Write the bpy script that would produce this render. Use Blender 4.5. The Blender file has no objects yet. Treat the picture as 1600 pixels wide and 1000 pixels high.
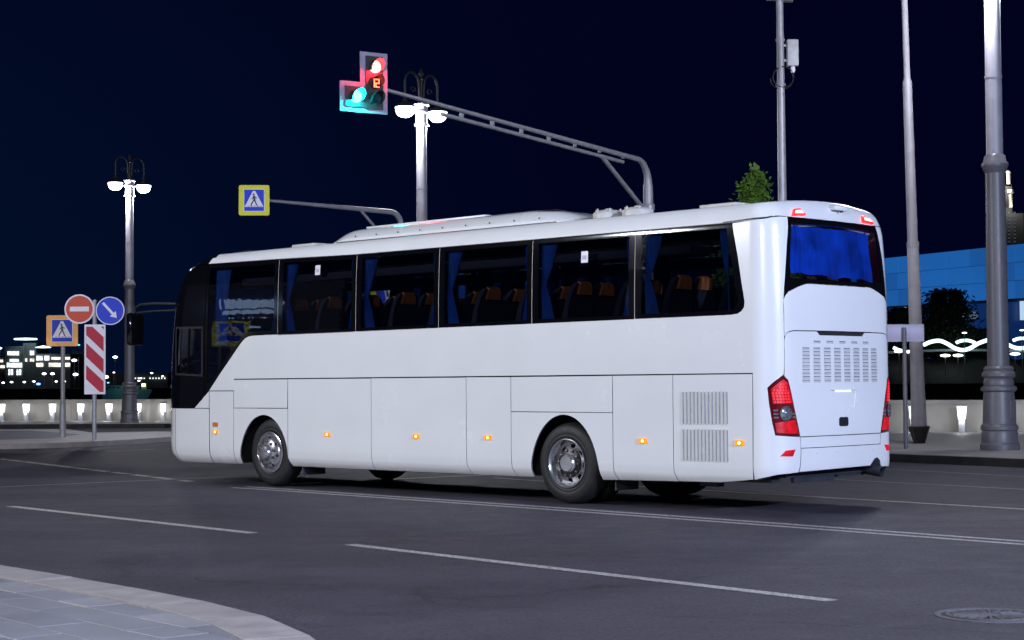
import bpy, bmesh, math, random, bisect
from mathutils import Vector, Matrix
from mathutils.geometry import tessellate_polygon
random.seed(7)
PI = math.pi
scene = bpy.context.scene
col = scene.collection

# ------------------------------------------------------------------ camera
cam_d = bpy.data.cameras.new("camera"); cam = bpy.data.objects.new("camera", cam_d); col.objects.link(cam)
scene.camera = cam
FPX = 2686.0
cam_d.sensor_width = 36.0; cam_d.lens = FPX / 1600.0 * 36.0
cam_d.clip_start = 0.1; cam_d.clip_end = 6000
PITCH = math.atan(98 / FPX); ROLL = math.radians(0.42)
cam.matrix_world = (Matrix.Translation((0, 0, 1.5)) @ Matrix.Rotation(PI/2 + PITCH, 4, 'X') @ Matrix.Rotation(-ROLL, 4, 'Z'))

# ------------------------------------------------------------------ night sky
w = bpy.data.worlds.new("World"); scene.world = w; w.use_nodes = True
nt = w.node_tree; nt.nodes.clear()
out = nt.nodes.new('ShaderNodeOutputWorld')
bg = nt.nodes.new('ShaderNodeBackground'); bg.inputs['Strength'].default_value = 0.004
sky = nt.nodes.new('ShaderNodeTexSky'); sky.sky_type = 'NISHITA'; sky.sun_disc = False
sky.sun_elevation = math.radians(-4); sky.sun_rotation = math.radians(200)
nt.links.new(sky.outputs[0], bg.inputs['Color'])
bg2 = nt.nodes.new('ShaderNodeBackground'); bg2.inputs['Strength'].default_value = 1.0
tc = nt.nodes.new('ShaderNodeTexCoord')
def wmap(sock_name, a, b, va, vb):
    pass
sep = nt.nodes.new('ShaderNodeSeparateXYZ'); nt.links.new(tc.outputs['Generated'], sep.inputs[0])
mr = nt.nodes.new('ShaderNodeMapRange'); mr.interpolation_type = 'SMOOTHSTEP'
mr.inputs['From Min'].default_value = 0.12; mr.inputs['From Max'].default_value = -0.38
nt.links.new(sep.outputs['X'], mr.inputs['Value'])
mz = nt.nodes.new('ShaderNodeMapRange'); mz.interpolation_type = 'SMOOTHSTEP'
mz.inputs['From Min'].default_value = 0.45; mz.inputs['From Max'].default_value = 0.0
nt.links.new(sep.outputs['Z'], mz.inputs['Value'])
mm = nt.nodes.new('ShaderNodeMath'); mm.operation = 'MULTIPLY'
nt.links.new(mr.outputs[0], mm.inputs[0]); nt.links.new(mz.outputs[0], mm.inputs[1])
mx = nt.nodes.new('ShaderNodeMix'); mx.data_type = 'RGBA'
mx.inputs[6].default_value = (0.0006, 0.0009, 0.0115, 1)      # deep night navy
mx.inputs[7].default_value = (0.0006, 0.0052, 0.0215, 1)      # skyglow over the city
nt.links.new(mm.outputs[0], mx.inputs[0]); nt.links.new(mx.outputs[2], bg2.inputs['Color'])
ad = nt.nodes.new('ShaderNodeAddShader')
nt.links.new(bg.outputs[0], ad.inputs[0]); nt.links.new(bg2.outputs[0], ad.inputs[1]); nt.links.new(ad.outputs[0], out.inputs['Surface'])

# moonlight, very weak
sd = bpy.data.lights.new("moonlight", 'SUN'); sd.energy = 0.012; sd.angle = math.radians(0.5); sd.color = (0.8, 0.86, 1)
so = bpy.data.objects.new("moonlight", sd); col.objects.link(so); so.rotation_euler = (math.radians(50), 0, math.radians(-20))

scene.view_settings.view_transform = 'Standard'; scene.view_settings.look = 'None'
scene.view_settings.gamma = 1; scene.view_settings.use_curve_mapping = False
scene.view_settings.exposure = 0.0
scene.cycles.max_bounces = 8; scene.cycles.transparent_max_bounces = 16
scene.cycles.sample_clamp_indirect = 3.0; scene.cycles.caustics_reflective = False; scene.cycles.caustics_refractive = False
LAMP_W = 6500.0          # one street-lamp bowl
LAMP_COL = (0.90, 0.92, 1.0)

# ------------------------------------------------------------------ materials
def nodes(m):
    m.use_nodes = True
    return m.node_tree, m.node_tree.nodes['Principled BSDF']
def mat(name, color, rough=0.5, metal=0.0, var=0.12, scale=8.0, bump=0.0, bscale=60.0, coat=0.0, spec=0.5, detail=4):
    m = bpy.data.materials.new(name); t, p = nodes(m)
    p.inputs['Roughness'].default_value = rough; p.inputs['Metallic'].default_value = metal
    p.inputs['Coat Weight'].default_value = coat; p.inputs['Coat Roughness'].default_value = 0.04
    p.inputs['Specular IOR Level'].default_value = spec
    tcn = t.nodes.new('ShaderNodeTexCoord')
    n = t.nodes.new('ShaderNodeTexNoise'); n.inputs['Scale'].default_value = scale; n.inputs['Detail'].default_value = detail
    t.links.new(tcn.outputs['Object'], n.inputs['Vector'])
    r = t.nodes.new('ShaderNodeMapRange'); r.inputs['From Min'].default_value = 0.3; r.inputs['From Max'].default_value = 0.7
    r.inputs['To Min'].default_value = 1 - var; r.inputs['To Max'].default_value = 1 + var
    t.links.new(n.outputs['Fac'], r.inputs['Value'])
    v = t.nodes.new('ShaderNodeVectorMath'); v.operation = 'SCALE'; v.inputs[0].default_value = color[:3]
    t.links.new(r.outputs[0], v.inputs['Scale']); t.links.new(v.outputs[0], p.inputs['Base Color'])
    rr = t.nodes.new('ShaderNodeMapRange'); rr.inputs['To Min'].default_value = max(rough*.82, 0.01); rr.inputs['To Max'].default_value = min(rough*1.18, 1)
    t.links.new(n.outputs['Fac'], rr.inputs['Value']); t.links.new(rr.outputs[0], p.inputs['Roughness'])
    if bump:
        n2 = t.nodes.new('ShaderNodeTexNoise'); n2.inputs['Scale'].default_value = bscale; n2.inputs['Detail'].default_value = 5
        t.links.new(tcn.outputs['Object'], n2.inputs['Vector'])
        b = t.nodes.new('ShaderNodeBump'); b.inputs['Strength'].default_value = bump; b.inputs['Distance'].default_value = 0.01
        t.links.new(n2.outputs['Fac'], b.inputs['Height']); t.links.new(b.outputs[0], p.inputs['Normal'])
    return m
def emis(name, color, strength, base=(0.1, 0.1, 0.1), var=0.0, vscale=4.0):
    m = bpy.data.materials.new(name); t, p = nodes(m)
    p.inputs['Base Color'].default_value = (*base, 1); p.inputs['Emission Color'].default_value = (*color, 1)
    p.inputs['Emission Strength'].default_value = strength; p.inputs['Roughness'].default_value = 0.3
    if var:
        tcn = t.nodes.new('ShaderNodeTexCoord'); n = t.nodes.new('ShaderNodeTexNoise'); n.inputs['Scale'].default_value = vscale
        t.links.new(tcn.outputs['Object'], n.inputs['Vector'])
        r = t.nodes.new('ShaderNodeMapRange'); r.inputs['From Min'].default_value = .3; r.inputs['From Max'].default_value = .7
        r.inputs['To Min'].default_value = strength*(1-var); r.inputs['To Max'].default_value = strength*(1+var)
        t.links.new(n.outputs['Fac'], r.inputs['Value']); t.links.new(r.outputs[0], p.inputs['Emission Strength'])
    return m
def glass(name, tint, refl_rough=0.01, ior=1.5):
    m = bpy.data.materials.new(name); m.use_nodes = True; t = m.node_tree; t.nodes.clear()
    o = t.nodes.new('ShaderNodeOutputMaterial'); tr = t.nodes.new('ShaderNodeBsdfTransparent'); tr.inputs[0].default_value = (*tint, 1)
    g = t.nodes.new('ShaderNodeBsdfGlossy'); g.inputs['Roughness'].default_value = refl_rough; g.inputs['Color'].default_value = (1, 1, 1, 1)
    f = t.nodes.new('ShaderNodeFresnel'); f.inputs[0].default_value = ior
    tcn = t.nodes.new('ShaderNodeTexCoord'); n = t.nodes.new('ShaderNodeTexNoise'); n.inputs['Scale'].default_value = 2.2
    t.links.new(tcn.outputs['Object'], n.inputs['Vector'])
    b = t.nodes.new('ShaderNodeBump'); b.inputs['Strength'].default_value = 0.02; b.inputs['Distance'].default_value = 0.05
    t.links.new(n.outputs['Fac'], b.inputs['Height']); t.links.new(b.outputs[0], g.inputs['Normal'])
    mxs = t.nodes.new('ShaderNodeMixShader'); t.links.new(f.outputs[0], mxs.inputs[0]); t.links.new(tr.outputs[0], mxs.inputs[1]); t.links.new(g.outputs[0], mxs.inputs[2])
    t.links.new(mxs.outputs[0], o.inputs['Surface'])
    return m

def asphalt():
    m = bpy.data.materials.new('asphalt'); t, p = nodes(m)
    tcn = t.nodes.new('ShaderNodeTexCoord')
    def noise(s, d=6, r=.6):
        n = t.nodes.new('ShaderNodeTexNoise'); n.inputs['Scale'].default_value = s; n.inputs['Detail'].default_value = d; n.inputs['Roughness'].default_value = r
        t.links.new(tcn.outputs['Object'], n.inputs['Vector']); return n
    def rng(s, a, b, c, d):
        r = t.nodes.new('ShaderNodeMapRange'); r.inputs['From Min'].default_value = a; r.inputs['From Max'].default_value = b
        r.inputs['To Min'].default_value = c; r.inputs['To Max'].default_value = d; t.links.new(s, r.inputs['Value']); return r.outputs[0]
    def mul(a, b):
        x = t.nodes.new('ShaderNodeMath'); x.operation = 'MULTIPLY'; t.links.new(a, x.inputs[0]); t.links.new(b, x.inputs[1]); return x.outputs[0]
    big = noise(0.35, 4); mid = noise(2.5, 5, .7); fine = noise(90, 3, .7)
    # tyre-polished bands along the carriageway
    mp = t.nodes.new('ShaderNodeMapping'); mp.inputs['Rotation'].default_value = (0, 0, math.radians(49)); mp.inputs['Scale'].default_value = (0.05, 1.1, 1)
    t.links.new(tcn.outputs['Object'], mp.inputs[0]); st = t.nodes.new('ShaderNodeTexNoise'); st.inputs['Scale'].default_value = 1.0; st.inputs['Detail'].default_value = 4
    t.links.new(mp.outputs[0], st.inputs['Vector'])
    grit = noise(28, 3, .75)
    f = mul(mul(mul(rng(grit.outputs[0], .35, .65, .55, 1.45), rng(big.outputs[0], .3, .7, .78, 1.22)), rng(mid.outputs[0], .3, .7, .80, 1.20)), mul(rng(fine.outputs[0], .3, .7, .45, 1.55), rng(st.outputs[0], .3, .7, .85, 1.15)))
    # hairline cracks and sealed joints in the surfacing
    wv = t.nodes.new('ShaderNodeTexNoise'); wv.inputs['Scale'].default_value = 1.3; wv.inputs['Detail'].default_value = 5; t.links.new(tcn.outputs['Object'], wv.inputs['Vector'])
    wa = t.nodes.new('ShaderNodeMix'); wa.data_type = 'RGBA'; wa.blend_type = 'LINEAR_LIGHT'; wa.inputs[0].default_value = .35
    t.links.new(tcn.outputs['Object'], wa.inputs[6]); t.links.new(wv.outputs['Color'], wa.inputs[7])
    vo = t.nodes.new('ShaderNodeTexVoronoi'); vo.feature = 'DISTANCE_TO_EDGE'; vo.inputs['Scale'].default_value = .26; t.links.new(wa.outputs[2], vo.inputs['Vector'])
    crack = rng(vo.outputs['Distance'], .0, .006, .50, 1.0)
    keep = rng(big.outputs[0], .45, .55, 0, 1)
    cm = t.nodes.new('ShaderNodeMix'); cm.data_type = 'FLOAT'; cm.inputs[3].default_value = 1.0; t.links.new(keep, cm.inputs[0]); t.links.new(crack, cm.inputs[2])
    f = mul(f, cm.outputs[0])
    v = t.nodes.new('ShaderNodeVectorMath'); v.operation = 'SCALE'; v.inputs[0].default_value = (0.046, 0.041, 0.057); p.inputs['Specular IOR Level'].default_value = .35
    t.links.new(f, v.inputs['Scale']); t.links.new(v.outputs[0], p.inputs['Base Color'])
    t.links.new(rng(mid.outputs[0], .3, .7, .58, .78), p.inputs['Roughness'])
    b = t.nodes.new('ShaderNodeBump'); b.inputs['Strength'].default_value = .55; b.inputs['Distance'].default_value = .006
    t.links.new(fine.outputs[0], b.inputs['Height']); t.links.new(b.outputs[0], p.inputs['Normal'])
    return m
def paint_worn(name, c=(0.58, 0.56, 0.54), lo=.36, hi=.52):
    m = bpy.data.materials.new(name); t, p = nodes(m)
    tcn = t.nodes.new('ShaderNodeTexCoord'); n = t.nodes.new('ShaderNodeTexNoise'); n.inputs['Scale'].default_value = 26; n.inputs['Detail'].default_value = 8; n.inputs['Roughness'].default_value = .75
    t.links.new(tcn.outputs['Object'], n.inputs['Vector'])
    r = t.nodes.new('ShaderNodeMapRange'); r.inputs['From Min'].default_value = lo; r.inputs['From Max'].default_value = hi; t.links.new(n.outputs[0], r.inputs['Value'])
    x = t.nodes.new('ShaderNodeMix'); x.data_type = 'RGBA'; x.inputs[6].default_value = (.10, .10, .105, 1); x.inputs[7].default_value = (*c, 1)
    t.links.new(r.outputs[0], x.inputs[0]); t.links.new(x.outputs[2], p.inputs['Base Color']); p.inputs['Roughness'].default_value = .6
    return m

M = {}
M['asphalt'] = asphalt()
M['line'] = paint_worn('road_paint', lo=.38, hi=.60)
M['line2'] = paint_worn('road_paint_faint', (.30, .30, .31), .40, .62)
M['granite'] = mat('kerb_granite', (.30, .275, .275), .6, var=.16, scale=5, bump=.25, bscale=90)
M['slab'] = mat('paving_stone', (.205, .205, .235), .55, var=.14, scale=2.2, bump=.25, bscale=70)
M['slab2'] = mat('paving_stone_dark', (.185, .185, .215), .55, var=.14, scale=2.2, bump=.25, bscale=70)
M['slab3'] = mat('paving_stone_pale', (.25, .245, .265), .55, var=.14, scale=2.2, bump=.25, bscale=70)
M['joint'] = mat('joint_dirt', (.055, .05, .055), .9)
M['farpave'] = mat('far_paving', (.24, .23, .23), .6, var=.12, scale=1.3, bump=.2)
M['islandtop'] = mat('pale_island_stone', (.55, .53, .53), .6, var=.15, scale=1.1, bump=.2)
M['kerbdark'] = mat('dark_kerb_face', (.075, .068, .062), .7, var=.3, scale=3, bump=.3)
M['wall'] = mat('parapet_granite', (.28, .26, .225), .65, var=.14, scale=1.6, bump=.25, bscale=40)
M['wallcap'] = mat('parapet_coping', (.27, .25, .22), .6, var=.1, scale=2, bump=.2)
M['water'] = mat('river_water', (.004, .008, .012), .12, var=.1, bump=.8, bscale=.35)
M['land'] = mat('far_land', (.02, .025, .022), .9, var=.3, scale=.05)
M['paint'] = mat('bus_white_paint', (.76, .765, .775), .26, var=.02, scale=1.3, coat=1.0)
M['paint_in'] = mat('bus_panel_edge', (.10, .10, .11), .6)
M['liner'] = mat('bus_seam_black', (.008, .008, .009), .8)
M['slotgrey'] = mat('slot_shadow_grey', (.20, .20, .23), .7)
M['mask'] = mat('bus_black_gloss', (.003, .003, .004), .07, var=.1, spec=.4)
M['rubber'] = mat('tyre_rubber', (.010, .0095, .010), .62, var=.2, scale=14, bump=.15, bscale=50)
M['chrome'] = mat('polished_alloy', (.62, .62, .64), .20, .85, var=.08, scale=9)
M['chrome_d'] = mat('dull_alloy', (.20, .20, .21), .34, .9, var=.15, scale=9)
M['black'] = mat('black_plastic', (.014, .014, .016), .45)
M['chassis'] = mat('chassis_metal', (.05, .055, .07), .5, .4, var=.3, scale=9)
M['roofgrey'] = mat('roof_fitting_grey', (.50, .49, .46), .5)
M['glass_side'] = glass('tinted_side_glass', (.37, .39, .43))
M['glass_rear'] = glass('rear_glass', (.84, .88, .95))
M['glass_front'] = glass('windscreen_glass', (.55, .58, .6))
M['curtain'] = mat('blue_curtain', (.03, .17, .68), .7, var=.18, scale=6)
M['curtain_rear'] = mat('blue_rear_curtain', (.002, .036, .30), .8, var=.45, scale=3.5, spec=.1)
M['seat'] = mat('dark_seat_cloth', (.022, .026, .05), .9, var=.5, scale=30)
M['orange'] = mat('orange_headrest_cloth', (.62, .20, .045), .8, var=.15, scale=20)
M['cabin'] = mat('cabin_lining', (.055, .055, .06), .8)
M['red_lens'] = emis('red_lens', (1, .012, .03), .30, (.36, .004, .01), .7, 14)
M['red_dark'] = mat('dark_red_lens', (.12, .002, .006), .15, coat=1)
M['led_red'] = emis('red_led', (1, .03, .05), 2.2, (.4, 0, 0))
M['red_glow'] = emis('red_marker_light', (1, .02, .02), 2.0, (.4, 0, 0))
M['red_hot'] = emis('red_marker_core', (1, .45, .40), 3.5)
M['amber'] = emis('amber_marker', (1, .33, .0), .75, (.6, .2, 0))
M['amber_hot'] = emis('amber_marker_core', (1, .72, .28), 3.0)
M['amber_off'] = mat('amber_lens', (.6, .2, .01), .15, coat=1)
M['clear'] = mat('clear_lens', (.34, .35, .38), .12, .7, var=.6, scale=60, coat=.6)
M['plate_led'] = emis('plate_lamp', (.75, .80, 1), 3.0)
M['pole'] = mat('grey_pole_paint', (.115, .11, .125), .42, var=.1, scale=5, bump=.1)
M['pole_light'] = mat('pale_and_lamplit_pole', (.27, .26, .30), .45, var=.1, scale=5)  # pale mast paint; also carries the lamplight on upper lamp shafts
M['pole_galv'] = mat('galvanised_pole', (.30, .30, .33), .45, .3, var=.12, scale=7)
M['lampdark'] = mat('lamp_iron', (.016, .017, .019), .5)
M['bowl'] = emis('lamp_bowl', (.93, .96, 1.0), 14.0, (.6, .6, .6))
M['sig_back'] = mat('signal_backplate', (.30, .26, .36), .5)
M['sig_dark'] = mat('signal_housing', (.02, .02, .025), .5)
M['sig_red'] = emis('signal_red', (1, .09, .06), 16.0)
M['sig_green'] = emis('signal_green', (.05, 1, .92), 12.0)
M['sig_off'] = mat('signal_unlit_lens', (.01, .05, .05), .2, coat=1)
M['sig_digit'] = emis('signal_digits', (1, .10, .04), 7.0)
M['yellow'] = mat('yellow_green_sheet', (.62, .60, .015), .45, var=.06)
M['red_lit_yellow_sheet'] = mat('red_lit_yellow_sheet', (.95, .40, .05), .45, var=.1, scale=4)  # yellow border with the red signal light put into its colour
M['blue'] = mat('blue_sheet', (.004, .035, .55), .6, var=.05)
M['white_sheet'] = mat('white_sheet', (.68, .66, .74), .4, var=.05)
M['pict'] = mat('pictogram_black', (.03, .02, .05), .5)
M['red_sheet'] = mat('red_sheet', (.42, .004, .030), .6, var=.06)
M['noentry'] = mat('noentry_sheet', (.55, .06, .025), .6, var=.06)
M['signback'] = mat('sign_rear_aluminium', (.42, .39, .52), .5, var=.06, scale=3)
M['bol_light'] = emis('bollard_light', (.88, .93, 1), 2.6)
M['bol_body'] = mat('bollard_body', (.38, .38, .40), .5)
M['leafA'] = mat('conifer_leaf', (.10, .20, .025), .7, var=.4, scale=3)
M['leafB'] = mat('dark_leaf', (.018, .035, .012), .8, var=.4, scale=1)
M['bark'] = mat('bark', (.06, .045, .03), .9)
M['win'] = emis('lit_window', (1, .97, .84), 1.5, var=.5, vscale=.9)
M['win2'] = emis('lit_window_cool', (.86, .95, 1), 1.8, var=.5, vscale=.9)
M['cyan'] = emis('cyan_roof_light', (.72, 1, 1), 3.0)
M['parklamp'] = emis('park_lamp', (.9, .98, .95), 3)
M['farlamp'] = emis('far_lamp', (.93, .97, 1), 7)
M['bluelamp'] = emis('blue_lamp', (.12, .28, 1), 5)
M['cyanlamp'] = emis('cyan_lamp', (.05, .7, .85), 3)
M['warmlamp'] = emis('warm_lamp', (1, .86, .7), 6)
M['stone_far'] = mat('far_building_stone', (.10, .11, .12), .9, var=.15, scale=.3)
M['bluewall'] = emis('blue_glow_panel', (.014, .125, .44), .80, (.01, .05, .2), var=.14, vscale=.04)  # blue lighting of the facade put in as panel glow
M['bluewall2'] = emis('blue_glow_panel_b', (.014, .112, .40), .75, (.01, .05, .2), var=.14, vscale=.04)
M['bluebase'] = emis('dim_blue_uplight_glow', (.006, .035, .16), .6, (.01, .03, .1), var=.3, vscale=.05)  # uplighting on the lower storey put in as a dim glow
M['ribbon'] = emis('neon_ribbon', (.72, .98, 1), 2.4)
M['lit_stone'] = mat('pale_floodlit_stone', (.60, .58, .50), .9)
M['gold_stone'] = mat('gilded_spire', (.75, .52, .20), .8)
M['teal'] = mat('teal_boat_hull', (.05, .17, .21), .5, var=.2, scale=.6)
M['cover'] = mat('cast_iron_cover', (.045, .042, .05), .75, .0, var=.2, scale=20, bump=.3, bscale=120)
M['cover_hi'] = mat('worn_cast_iron', (.095, .09, .105), .7, .0, var=.2, scale=20)

# ------------------------------------------------------------------ mesh helpers
def tag(o, label=None, cat=None, group=None, kind=None):
    if label: o['label'] = label
    if cat: o['category'] = cat
    if group: o['group'] = group
    if kind: o['kind'] = kind
    return o
def empty(name, loc=(0, 0, 0), rz=0, label=None, cat=None, group=None):
    o = bpy.data.objects.new(name, None); col.objects.link(o); o.location = loc; o.rotation_euler = (0, 0, rz)
    o.empty_display_size = .2
    return tag(o, label, cat, group)
class MB:
    def __init__(s): s.bm = bmesh.new(); s.mi = 0
    def _f(s, vs, smooth=False):
        try:
            f = s.bm.faces.new(vs); f.material_index = s.mi; f.smooth = smooth; return f
        except ValueError: return None
    def box(s, c, size, rz=0, M4=None, bev=0):
        mt = M4 or (Matrix.Translation(c) @ Matrix.Rotation(rz, 4, 'Z'))
        if M4 is not None: mt = M4 @ Matrix.Translation(c)
        r = bmesh.ops.create_cube(s.bm, size=1, matrix=mt @ Matrix.Diagonal((*size, 1)))
        fs = set(f for v in r['verts'] for f in v.link_faces)
        for f in fs: f.material_index = s.mi
        if bev:
            es = list(set(e for v in r['verts'] for e in v.link_edges))
            rr = bmesh.ops.bevel(s.bm, geom=es, offset=bev, segments=2, affect='EDGES', profile=.5)
            for f in rr['faces']: f.material_index = s.mi; f.smooth = True
        return s
    def prism(s, pts, z0, z1, M4=Matrix(), smooth=False):
        """polygon pts (x,y) extruded z0..z1 in the frame M4"""
        a = [s.bm.verts.new(M4 @ Vector((p[0], p[1], z0))) for p in pts]
        b = [s.bm.verts.new(M4 @ Vector((p[0], p[1], z1))) for p in pts]
        n = len(pts); s._f(list(reversed(a))); s._f(b)
        for i in range(n): s._f([a[i], a[(i+1) % n], b[(i+1) % n], b[i]], smooth)
        return s
    def lathe(s, prof, seg=24, M4=Matrix(), smooth=True, close=False):
        rings = []
        for (r, z) in prof:
            if r < 1e-5: rings.append([s.bm.verts.new(M4 @ Vector((0, 0, z)))])
            else: rings.append([s.bm.verts.new(M4 @ Vector((r*math.cos(2*PI*i/seg), r*math.sin(2*PI*i/seg), z))) for i in range(seg)])
        for A, B in zip(rings, rings[1:]):
            for i in range(seg):
                j = (i+1) % seg
                if len(A) == 1 and len(B) == 1: continue
                if len(A) == 1: s._f([A[0], B[j], B[i]], smooth)
                elif len(B) == 1: s._f([A[i], A[j], B[0]], smooth)
                else: s._f([A[i], A[j], B[j], B[i]], smooth)
        return s
    def tube(s, pts, rad, seg=10, caps=True):
        P = [Vector(p) for p in pts]; n = len(P); R = rad if isinstance(rad, (list, tuple)) else [rad]*n
        rings = []; up = None
        for i in range(n):
            t = (P[min(i+1, n-1)] - P[max(i-1, 0)]).normalized()
            if up is None: up = Vector((0, 0, 1)) if abs(t.z) < .9 else Vector((1, 0, 0))
            x = t.cross(up); x = x.normalized() if x.length > 1e-6 else t.orthogonal().normalized()
            y = x.cross(t).normalized(); up = y
            rings.append([s.bm.verts.new(P[i] + (x*math.cos(2*PI*k/seg) + y*math.sin(2*PI*k/seg))*R[i]) for k in range(seg)])
        for A, B in zip(rings, rings[1:]):
            for k in range(seg): s._f([A[k], A[(k+1) % seg], B[(k+1) % seg], B[k]], True)
        if caps: s._f(list(reversed(rings[0]))); s._f(rings[-1])
        return s
    def build(s, name, mats, parent=None, loc=None, rz=0):
        me = bpy.data.meshes.new(name)
        bmesh.ops.recalc_face_normals(s.bm, faces=s.bm.faces[:])
        s.bm.to_mesh(me); s.bm.free()
        for m in (mats if isinstance(mats, (list, tuple)) else [mats]): me.materials.append(m)
        me.set_sharp_from_angle(angle=math.radians(38))
        o = bpy.data.objects.new(name, me); col.objects.link(o)
        if parent: o.parent = parent
        if loc is not None: o.location = loc
        if rz: o.rotation_euler = (0, 0, rz)
        return o
def dup(root, loc=None, rz=None, label=None, parent=None):
    c = root.copy(); col.objects.link(c)
    if parent: c.parent = parent
    if loc is not None: c.location = loc
    if rz is not None: c.rotation_euler = (0, 0, rz)
    if label: c['label'] = label
    for ch in list(root.children): dup(ch, parent=c)
    return c
def zrot(a): return Matrix.Rotation(a, 4, 'Z')
def facing(origin, ang):
    """frame at origin whose local +Z points to the horizontal direction (sin a,-cos a), local Y up, local X to the right"""
    n = Vector((math.sin(ang), -math.cos(ang), 0)); x = Vector((math.cos(ang), math.sin(ang), 0)); y = Vector((0, 0, 1))
    m = Matrix((x, y, n)).transposed().to_4x4(); m.translation = Vector(origin); return m
def circle(r, n=32, cx=0, cy=0): return [(cx + r*math.cos(2*PI*i/n), cy + r*math.sin(2*PI*i/n)) for i in range(n)]
def rrect(w_, h, r, n=5, cx=0, cy=0):
    P = []
    for (sx, sy, a0) in ((1, 1, 0), (-1, 1, 90), (-1, -1, 180), (1, -1, 270)):
        for k in range(n+1):
            a = math.radians(a0 + 90*k/n); P.append((cx + sx*(w_/2 - r) + r*math.cos(a), cy + sy*(h/2 - r) + r*math.sin(a)))
    return P

# ================================================================== GROUND
def poly_sheet(name, pts, z, m, kind='structure', thick=0.0, parent=None, wallmat=None):
    b = MB()
    tri = tessellate_polygon([[Vector((p[0], p[1], 0)) for p in pts]])
    top = [b.bm.verts.new((p[0], p[1], z)) for p in pts]
    for t in tri: b._f([top[i] for i in t])
    if thick:
        bot = [b.bm.verts.new((p[0], p[1], z - thick)) for p in pts]; n = len(pts); b.mi = 1 if wallmat else 0
        for i in range(n): b._f([top[i], top[(i+1) % n], bot[(i+1) % n], bot[i]])
    o = b.build(name, [m] + ([wallmat] if wallmat else []), parent)
    for p in o.data.polygons:
        pass
    if kind: o['kind'] = kind
    return o
def ribbon(b, A, B, w_, z):
    A = Vector((*A, 0)); B = Vector((*B, 0)); d = (B - A).normalized(); n = Vector((-d.y, d.x, 0))*w_/2
    vs = [b.bm.verts.new(p + Vector((0, 0, z))) for p in (A - n, B - n, B + n, A + n)]; b._f(vs)
def offset_line(pts, d):
    R = []
    for i, p in enumerate(pts):
        a = Vector(pts[max(i-1, 0)]); c = Vector(pts[min(i+1, len(pts)-1)]); t = (c - a).normalized()
        R.append((p[0] - t.y*d, p[1] + t.x*d))
    return R

FAR_KERB = [(-60, 66), (-18.2, 61.3), (-12.25, 60.6), (-8, 54.6), (-2.6, 46.6), (2.6, 38.7), (6.94, 31.5), (8.63, 29.1), (12.5, 22.2), (18, 10), (24, -6), (30, -30)]
WALL = [(-75, 84), (-45, 76), (-17.6, 67.6), (-13.2, 66.2), (-6, 60.0), (3, 51.5), (8, 47.2), (11.5, 44.6), (14, 43.6), (20, 40.5), (32, 30), (45, 8), (52, -30)]
# quay ground under everything up to the river wall
poly_sheet('road', [(-140, 90), (-75, 84.2), (-45, 76.2), (-17.6, 67.8), (-13.2, 66.4), (-6, 60.2), (3, 51.7), (8, 47.4), (11.5, 44.8), (14, 43.8), (20, 40.7), (32, 30.2), (45, 8.2), (52.2, -30), (60, -90), (-140, -90)], 0.0, M['asphalt'])
# far pavement
fp = FAR_KERB + [(52, -30)] + list(reversed(WALL))[1:]
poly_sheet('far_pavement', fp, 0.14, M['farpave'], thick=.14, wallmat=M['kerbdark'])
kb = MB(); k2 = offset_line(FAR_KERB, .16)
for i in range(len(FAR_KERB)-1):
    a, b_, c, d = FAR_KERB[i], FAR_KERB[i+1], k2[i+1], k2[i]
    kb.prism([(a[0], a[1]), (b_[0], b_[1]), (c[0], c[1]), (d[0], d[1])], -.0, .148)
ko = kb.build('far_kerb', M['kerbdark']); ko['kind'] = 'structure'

# near pavement: kerb stones and slabs laid one by one
NK = [(-24, 37.0), (-14, 25.1), (-7.8, 17.75), (-3.87, 13.05), (-3.30, 12.42), (-2.62, 11.66), (-1.78, 10.62), (-1.45, 10.08), (-1.18, 9.50), (-.98, 9.0), (-.80, 8.3), (-.68, 7.3), (-.62, 6.0), (-.6, 0), (-.6, -40)]
near = poly_sheet('near_pavement', NK + [(-60, -40), (-60, 37)], 0.118, M['joint'], thick=.118, wallmat=M['granite'])
def clip(poly, a, b_):
    """keep the part on the right-hand side of a->b"""
    out_ = []; d = Vector(b_) - Vector(a)
    def side(p): return d.x*(p[1]-a[1]) - d.y*(p[0]-a[0])
    for i in range(len(poly)):
        p, q = poly[i], poly[(i+1) % len(poly)]; sp, sq = side(p), side(q)
        if sp <= 0: out_.append(p)
        if sp*sq < 0:
            t = sp/(sp-sq); out_.append((p[0]+(q[0]-p[0])*t, p[1]+(q[1]-p[1])*t))
    return out_
KW = .36
NKi = offset_line(NK, -KW)
def inset_poly(poly, g):
    c = Vector((sum(p[0] for p in poly)/len(poly), sum(p[1] for p in poly)/len(poly)))
    R = []
    for p in poly:
        v = Vector(p) - c; l = v.length
        R.append(tuple(c + v*max(0, (l-g)/l)))
    return R
def slab_obj(name, poly, z0, z1, m):
    b = MB(); inner = inset_poly(poly, .006)
    n = len(poly)
    A = [b.bm.verts.new((p[0], p[1], z0)) for p in poly]; B = [b.bm.verts.new((p[0], p[1], z1-.005)) for p in poly]; Cc = [b.bm.verts.new((p[0], p[1], z1)) for p in inner]
    b._f(Cc)
    for i in range(n):
        j = (i+1) % n
        b._f([A[i], A[j], B[j], B[i]]); b._f([B[i], B[j], Cc[j], Cc[i]])
    return b.build(name, m, near)
def walk(pts, step):
    P = []; acc = 0
    L = [0]
    for a, b_ in zip(pts, pts[1:]): L.append(L[-1] + (Vector(b_)-Vector(a)).length)
    t = 0
    while t < L[-1]:
        i = min(bisect.bisect_right(L, t)-1, len(pts)-2); f = (t-L[i])/(L[i+1]-L[i])
        P.append((i, f, t)); t += step
    return P, L
wk, LL = walk(NK, .9)
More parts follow.
